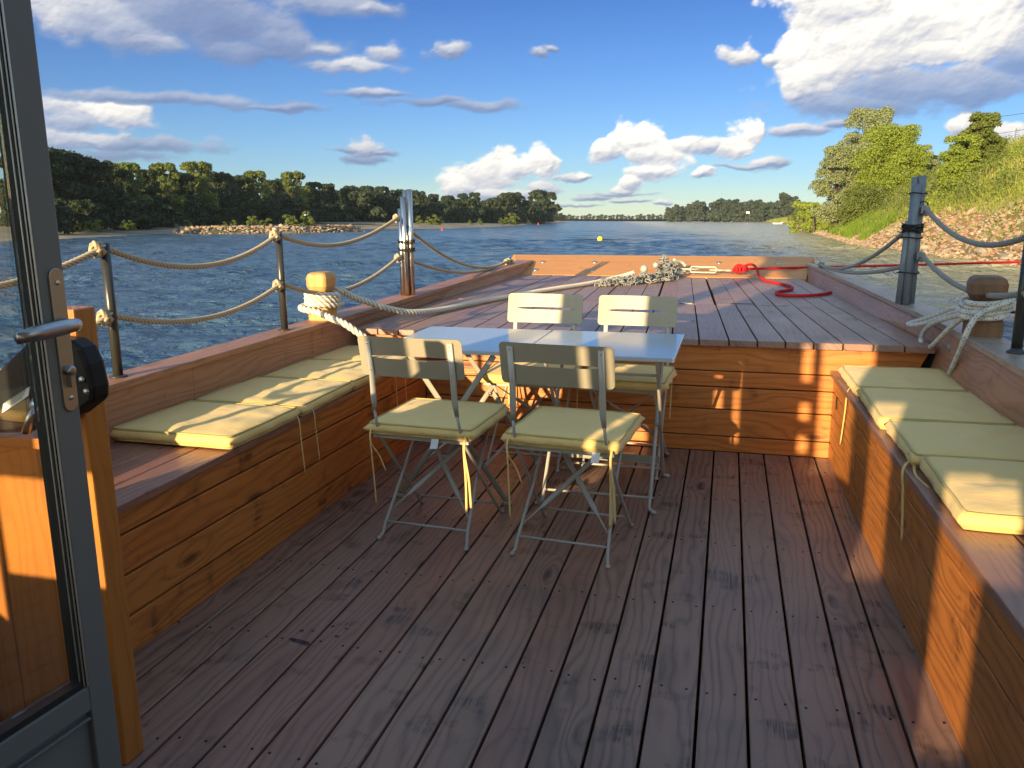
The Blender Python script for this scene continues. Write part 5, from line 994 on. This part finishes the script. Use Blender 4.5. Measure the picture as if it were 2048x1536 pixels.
# ================================================================== folding chairs (local: +y is the front of the seat)
def chair(label, x, y, rz, group):
    t = thing('folding_chair', label, 'chair', (x, y, 0), rz, group)
    # back plate: two rails joined at the ends, slot between, slightly dished
    def by(xx): return -.262-.014*(1-(xx/.21)**2)
    m = Mesh(); n = 16; W2 = .2125; z0, z1 = .694, .852; lean = lambda z: -(z-.70)*.22
    for (za, zb, slot) in ((z0, .757, 'b'), (.781, z1, 't')):
        for fb in (0, .0032):
            pass
    xs = [-W2+v for v in (0, .0012, .003, .006, .010, .014, .018)]; xs = xs+[-W2+.018+(2*W2-.036)*i/18 for i in range(1, 18)]+[-v for v in xs[::-1]]
    def zt(xx, lo, hi, top):                                   # rounded outer corners
        k = abs(xx)-(W2-.018); return 0 if k <= 0 else .018-math.sqrt(max(0, .018**2-k*k))
    sl = lambda xx: max(0., .0068*(1-(abs(xx)/.165)**6))        # half height of the slot
    for i in range(len(xs)-1):
        xa, xb = xs[i], xs[i+1]
        lo = (z0+zt(xa, 0, 0, 0), z0+zt(xb, 0, 0, 0)); hi = (z1-zt(xa, 0, 0, 0), z1-zt(xb, 0, 0, 0)); sa, sb = sl(xa), sl(xb)
        for (a0, a1, b0, b1) in ((lo[0], .773-sa, lo[1], .773-sb), (.773+sa, hi[0], .773+sb, hi[1])):
            g_ = lambda xx, z, o_: (xx, by(xx)+lean(z)+o_, z)
            m.hexa([g_(xa, a0, 0), g_(xb, b0, 0), g_(xb, b0, .003), g_(xa, a0, .003), g_(xa, a1, 0), g_(xb, b1, 0), g_(xb, b1, .003), g_(xa, a1, .003)], 0, .5)
    bk = part('backrest', m, M_CHAIR, t)
    m = Mesh()
    for s in (-1, 1):
        for z in (.720, .826): m.lathe([(.0045, 0), (.0038, -.002), (.001, -.0026)], (s*.168, by(.168)+lean(z)-.0005-.0042, z), 8, 'y'); m.lathe([(.0045, 0), (.0038, .002), (.001, .0026)], (s*.168, by(.168)+lean(z)+.0032, z), 8, 'y')
    part('rivets', m, M_SAT, bk)
    for s in (-1, 1):                                           # long leg: flat bar behind the back, twisting into a round rod below the seat
        m = Mesh(); u = [(s*.168, by(.168)+lean(.838)-.004, .838), (s*.168, by(.168)+lean(.70)-.004, .70), (s*.170, -.262, .60), (s*.173, -.250, .545)]
        m.tube(u, [.0125, .0125, .0125, .0085], 8, flat=(.22, 1.0), up=(0, 1, 0)); m.tube([(s*.173, -.250, .55), (s*.176, -.235, .50), (s*.178, -.205, .437), (s*.183, -.02, .235), (s*.189, .175, .035), (s*.190, .195, .014), (s*.192, .213, .007)], [.0055, .0065, .0075, .0072, .0070, .0068, .0066], 8)
        m.lathe([(.010, 0), (.011, .006), (.006, .012)], (s*.192, .213, .0005), 10); part('leg', m, M_CHROD, t)
    for s in (-1, 1):
        m = Mesh(); m.tube([(s*.160, .165, .432), (s*.166, -.03, .232), (s*.181, -.185, .055), (s*.184, -.202, .018), (s*.190, -.222, .007)], .0068, 8); m.lathe([(.010, 0), (.011, .006), (.006, .012)], (s*.191, -.225, .0005), 10); part('leg', m, M_CHROD, t)
    m = Mesh(); m.tube([(-.180, -.180, .062), (.180, -.180, .062)], .0052, 8); part('stretcher', m, M_CHROD, t)
    m = Mesh(); m.tube([(-.187, .150, .062), (.187, .150, .062)], .0052, 8); part('stretcher', m, M_CHROD, t)
    for s in (-1, 1):
        L_ = lambda k: ((-s*.150)*(1-k)+s*.178*k, .150*(1-k)-.150*k, .418*(1-k)+.095*k)
        m = Mesh(); m.tube([L_(k) for k in (0, .22, .28, .76, .82, 1)], [.003, .0045, .011, .011, .0035, .003], 6, flat=(1, .25), up=(1, .3, 0)); part('brace', m, M_CHROD, t)
    m = Mesh()
    for yy in (-.205, .19): m.box((-.205, yy-.006, .428), (.205, yy+.006, .441), 0)
    for k in range(7): m.box((-.198, -.185+k*.054, .4415), (.198, -.150+k*.054, .4455), 0)
    for s in (-1, 1): m.box((s*.182-.004, -.199, .428), (s*.182+.004, .184, .441), 1)
    part('seat', m, M_CHROD, t); return t
CG = 'beige folding chairs round the tables'
def chair_set(x, y, rz, lab, seed, tagx=None, far=False):
    chair('beige metal folding chair '+lab, x, y, rz, CG)
    M_ = Matrix.Rotation(rz, 4, 'Z'); c = M_ @ Vector((0, 0, 0)); T = lambda s, q, L_: [(s*.185, -.205, -.01), (s*.200, -.238, -.002), (s*.198, -.250, -.05), (s*(.198+q), -.235, -.05-L_*.5), (s*(.196+q*1.6), -.228, -.05-L_)]
    ties = [T(-1, 0, .27), T(-1, .02-.05, .12), T(1, .0, .26), T(1, .012, .24)]
    if far: ties = [T(-1, 0, .22), T(1, 0, .20), T(1, -.02, .24)]
    cushion('chair_cushion', 'yellow cushion on the folding chair '+lab, 'cushions on the folding chairs', (x, y, .4465+.0225), rz, .435, .445, .045, seed, ties, (tagx, -.236, -.022) if tagx else None)
chair_set(-1.625, 3.165, R(-3.5), 'at the near left of the tables', 21, .05)
chair_set(-1.052, 3.135, R(-5), 'at the near right of the tables', 22, .12)
chair_set(-1.478, 4.205, R(178), 'behind the left table by the bulkhead', 23, None, True)
chair_set(-.972, 4.195, R(177), 'behind the right table by the bulkhead', 24, None, True)
# ================================================================== two folding tables pushed together
def table(label, x0, x1, kind_):
    cx = (x0+x1)/2; W_ = (x1-x0); D_ = .668; cy = 3.765; t = thing('folding_table', label, 'table', (cx, cy, 0), R(-.4), 'folding tables pushed together')
    m = Mesh(); m.box((-W_/2+.001, -D_/2, .692), (W_/2-.001, D_/2, .712), 0); part('table_top', m, M_TABLE, t, .003)
    if kind_ == 'flat':                                       # X frames of flat bar at the near and the far end
        for s in (-1, 1):
            yy = s*(D_/2-.02)
            for q in (-1, 1):
                y2 = yy+q*.006; m = Mesh(); m.tube([(-q*.205, y2, .690), (q*.245, y2, .030), (q*.258, y2, .012)], .0135, 8, flat=(.25, 1.0), up=(0, 1, 0)); lg = part('leg', m, M_CHAIR, t); f = Mesh(); f.box((q*.258-.018, y2-.010, .0), (q*.258+.018, y2+.010, .016)); part('foot', f, M_GALW, lg, .003)
            m = Mesh(); m.lathe([(.008, -.012), (.008, .012), (.001, .013)], (0, yy, .372), 8, 'y'); part('pivot', m, M_SAT, t)
        for q in (-1, 1): m = Mesh(); m.tube([(q*.150, -D_/2+.02, .17), (q*.150, D_/2-.02, .17)], .0065, 8); part('stretcher', m, M_CHROD, t)
    else:                                                     # X frames of round rod at both sides
        for s in (-1, 1):
            for q in (-1, 1):
                xx = s*(W_/2-.085)+q*.010; m = Mesh(); m.tube(smooth([(xx, -q*.285, .690), (xx, -q*.275, .655), (xx, -q*.235, .615), (xx, -q*.10, .455), (xx, q*.215, .055), (xx, q*.245, .016), (xx+s*.018, q*.262, .009)], 4), .0085, 8); m.lathe([(.012, 0), (.013, .007), (.006, .014)], (xx+s*.022, q*.265, .0005), 10); part('leg', m, M_CHROD, t)
            m = Mesh(); m.lathe([(.007, -.018), (.007, .018), (.001, .019)], (s*(W_/2-.085), 0, .335), 8, 'x'); part('pivot', m, M_SAT, t)
        for (yy, z) in ((-.215, .055), (.215, .055), (.235, .615), (-.235, .615)): m = Mesh(); m.tube([(-W_/2+.08, yy, z), (W_/2-.08, yy, z)], .0058, 8); part('stretcher', m, M_CHROD, t)
        m = Mesh(); m.box((-W_/2+.09, .16, .10), (W_/2-.09, .166, .135), 0); part('brace_bar', m, M_CHAIR, t)
    return t
table('left half of the grey topped folding tables, with flat bar legs', -2.003, -1.346, 'flat'); table('right half of the grey topped folding tables, with round rod legs', -1.344, -.689, 'rod')
# ------------------------------------------------------------------ evening air over the river
hz = bpy.data.materials.new('air'); hz.use_nodes = True; hz.node_tree.nodes.clear(); k = NB(hz.node_tree); v = k.new('ShaderNodeVolumePrincipled'); v.inputs['Color'].default_value = (.80, .88, 1, 1); v.inputs['Density'].default_value = .00012; v.inputs['Anisotropy'].default_value = .2
o = k.new('ShaderNodeOutputMaterial'); k.L.new(v.outputs[0], o.inputs[1])
m = Mesh(); m.box((-2200, -500, -4), (2400, 2000, 60)); o = link('haze', m.make('haze'), hz); tag(o, 'thin evening haze over the river', kind='stuff')
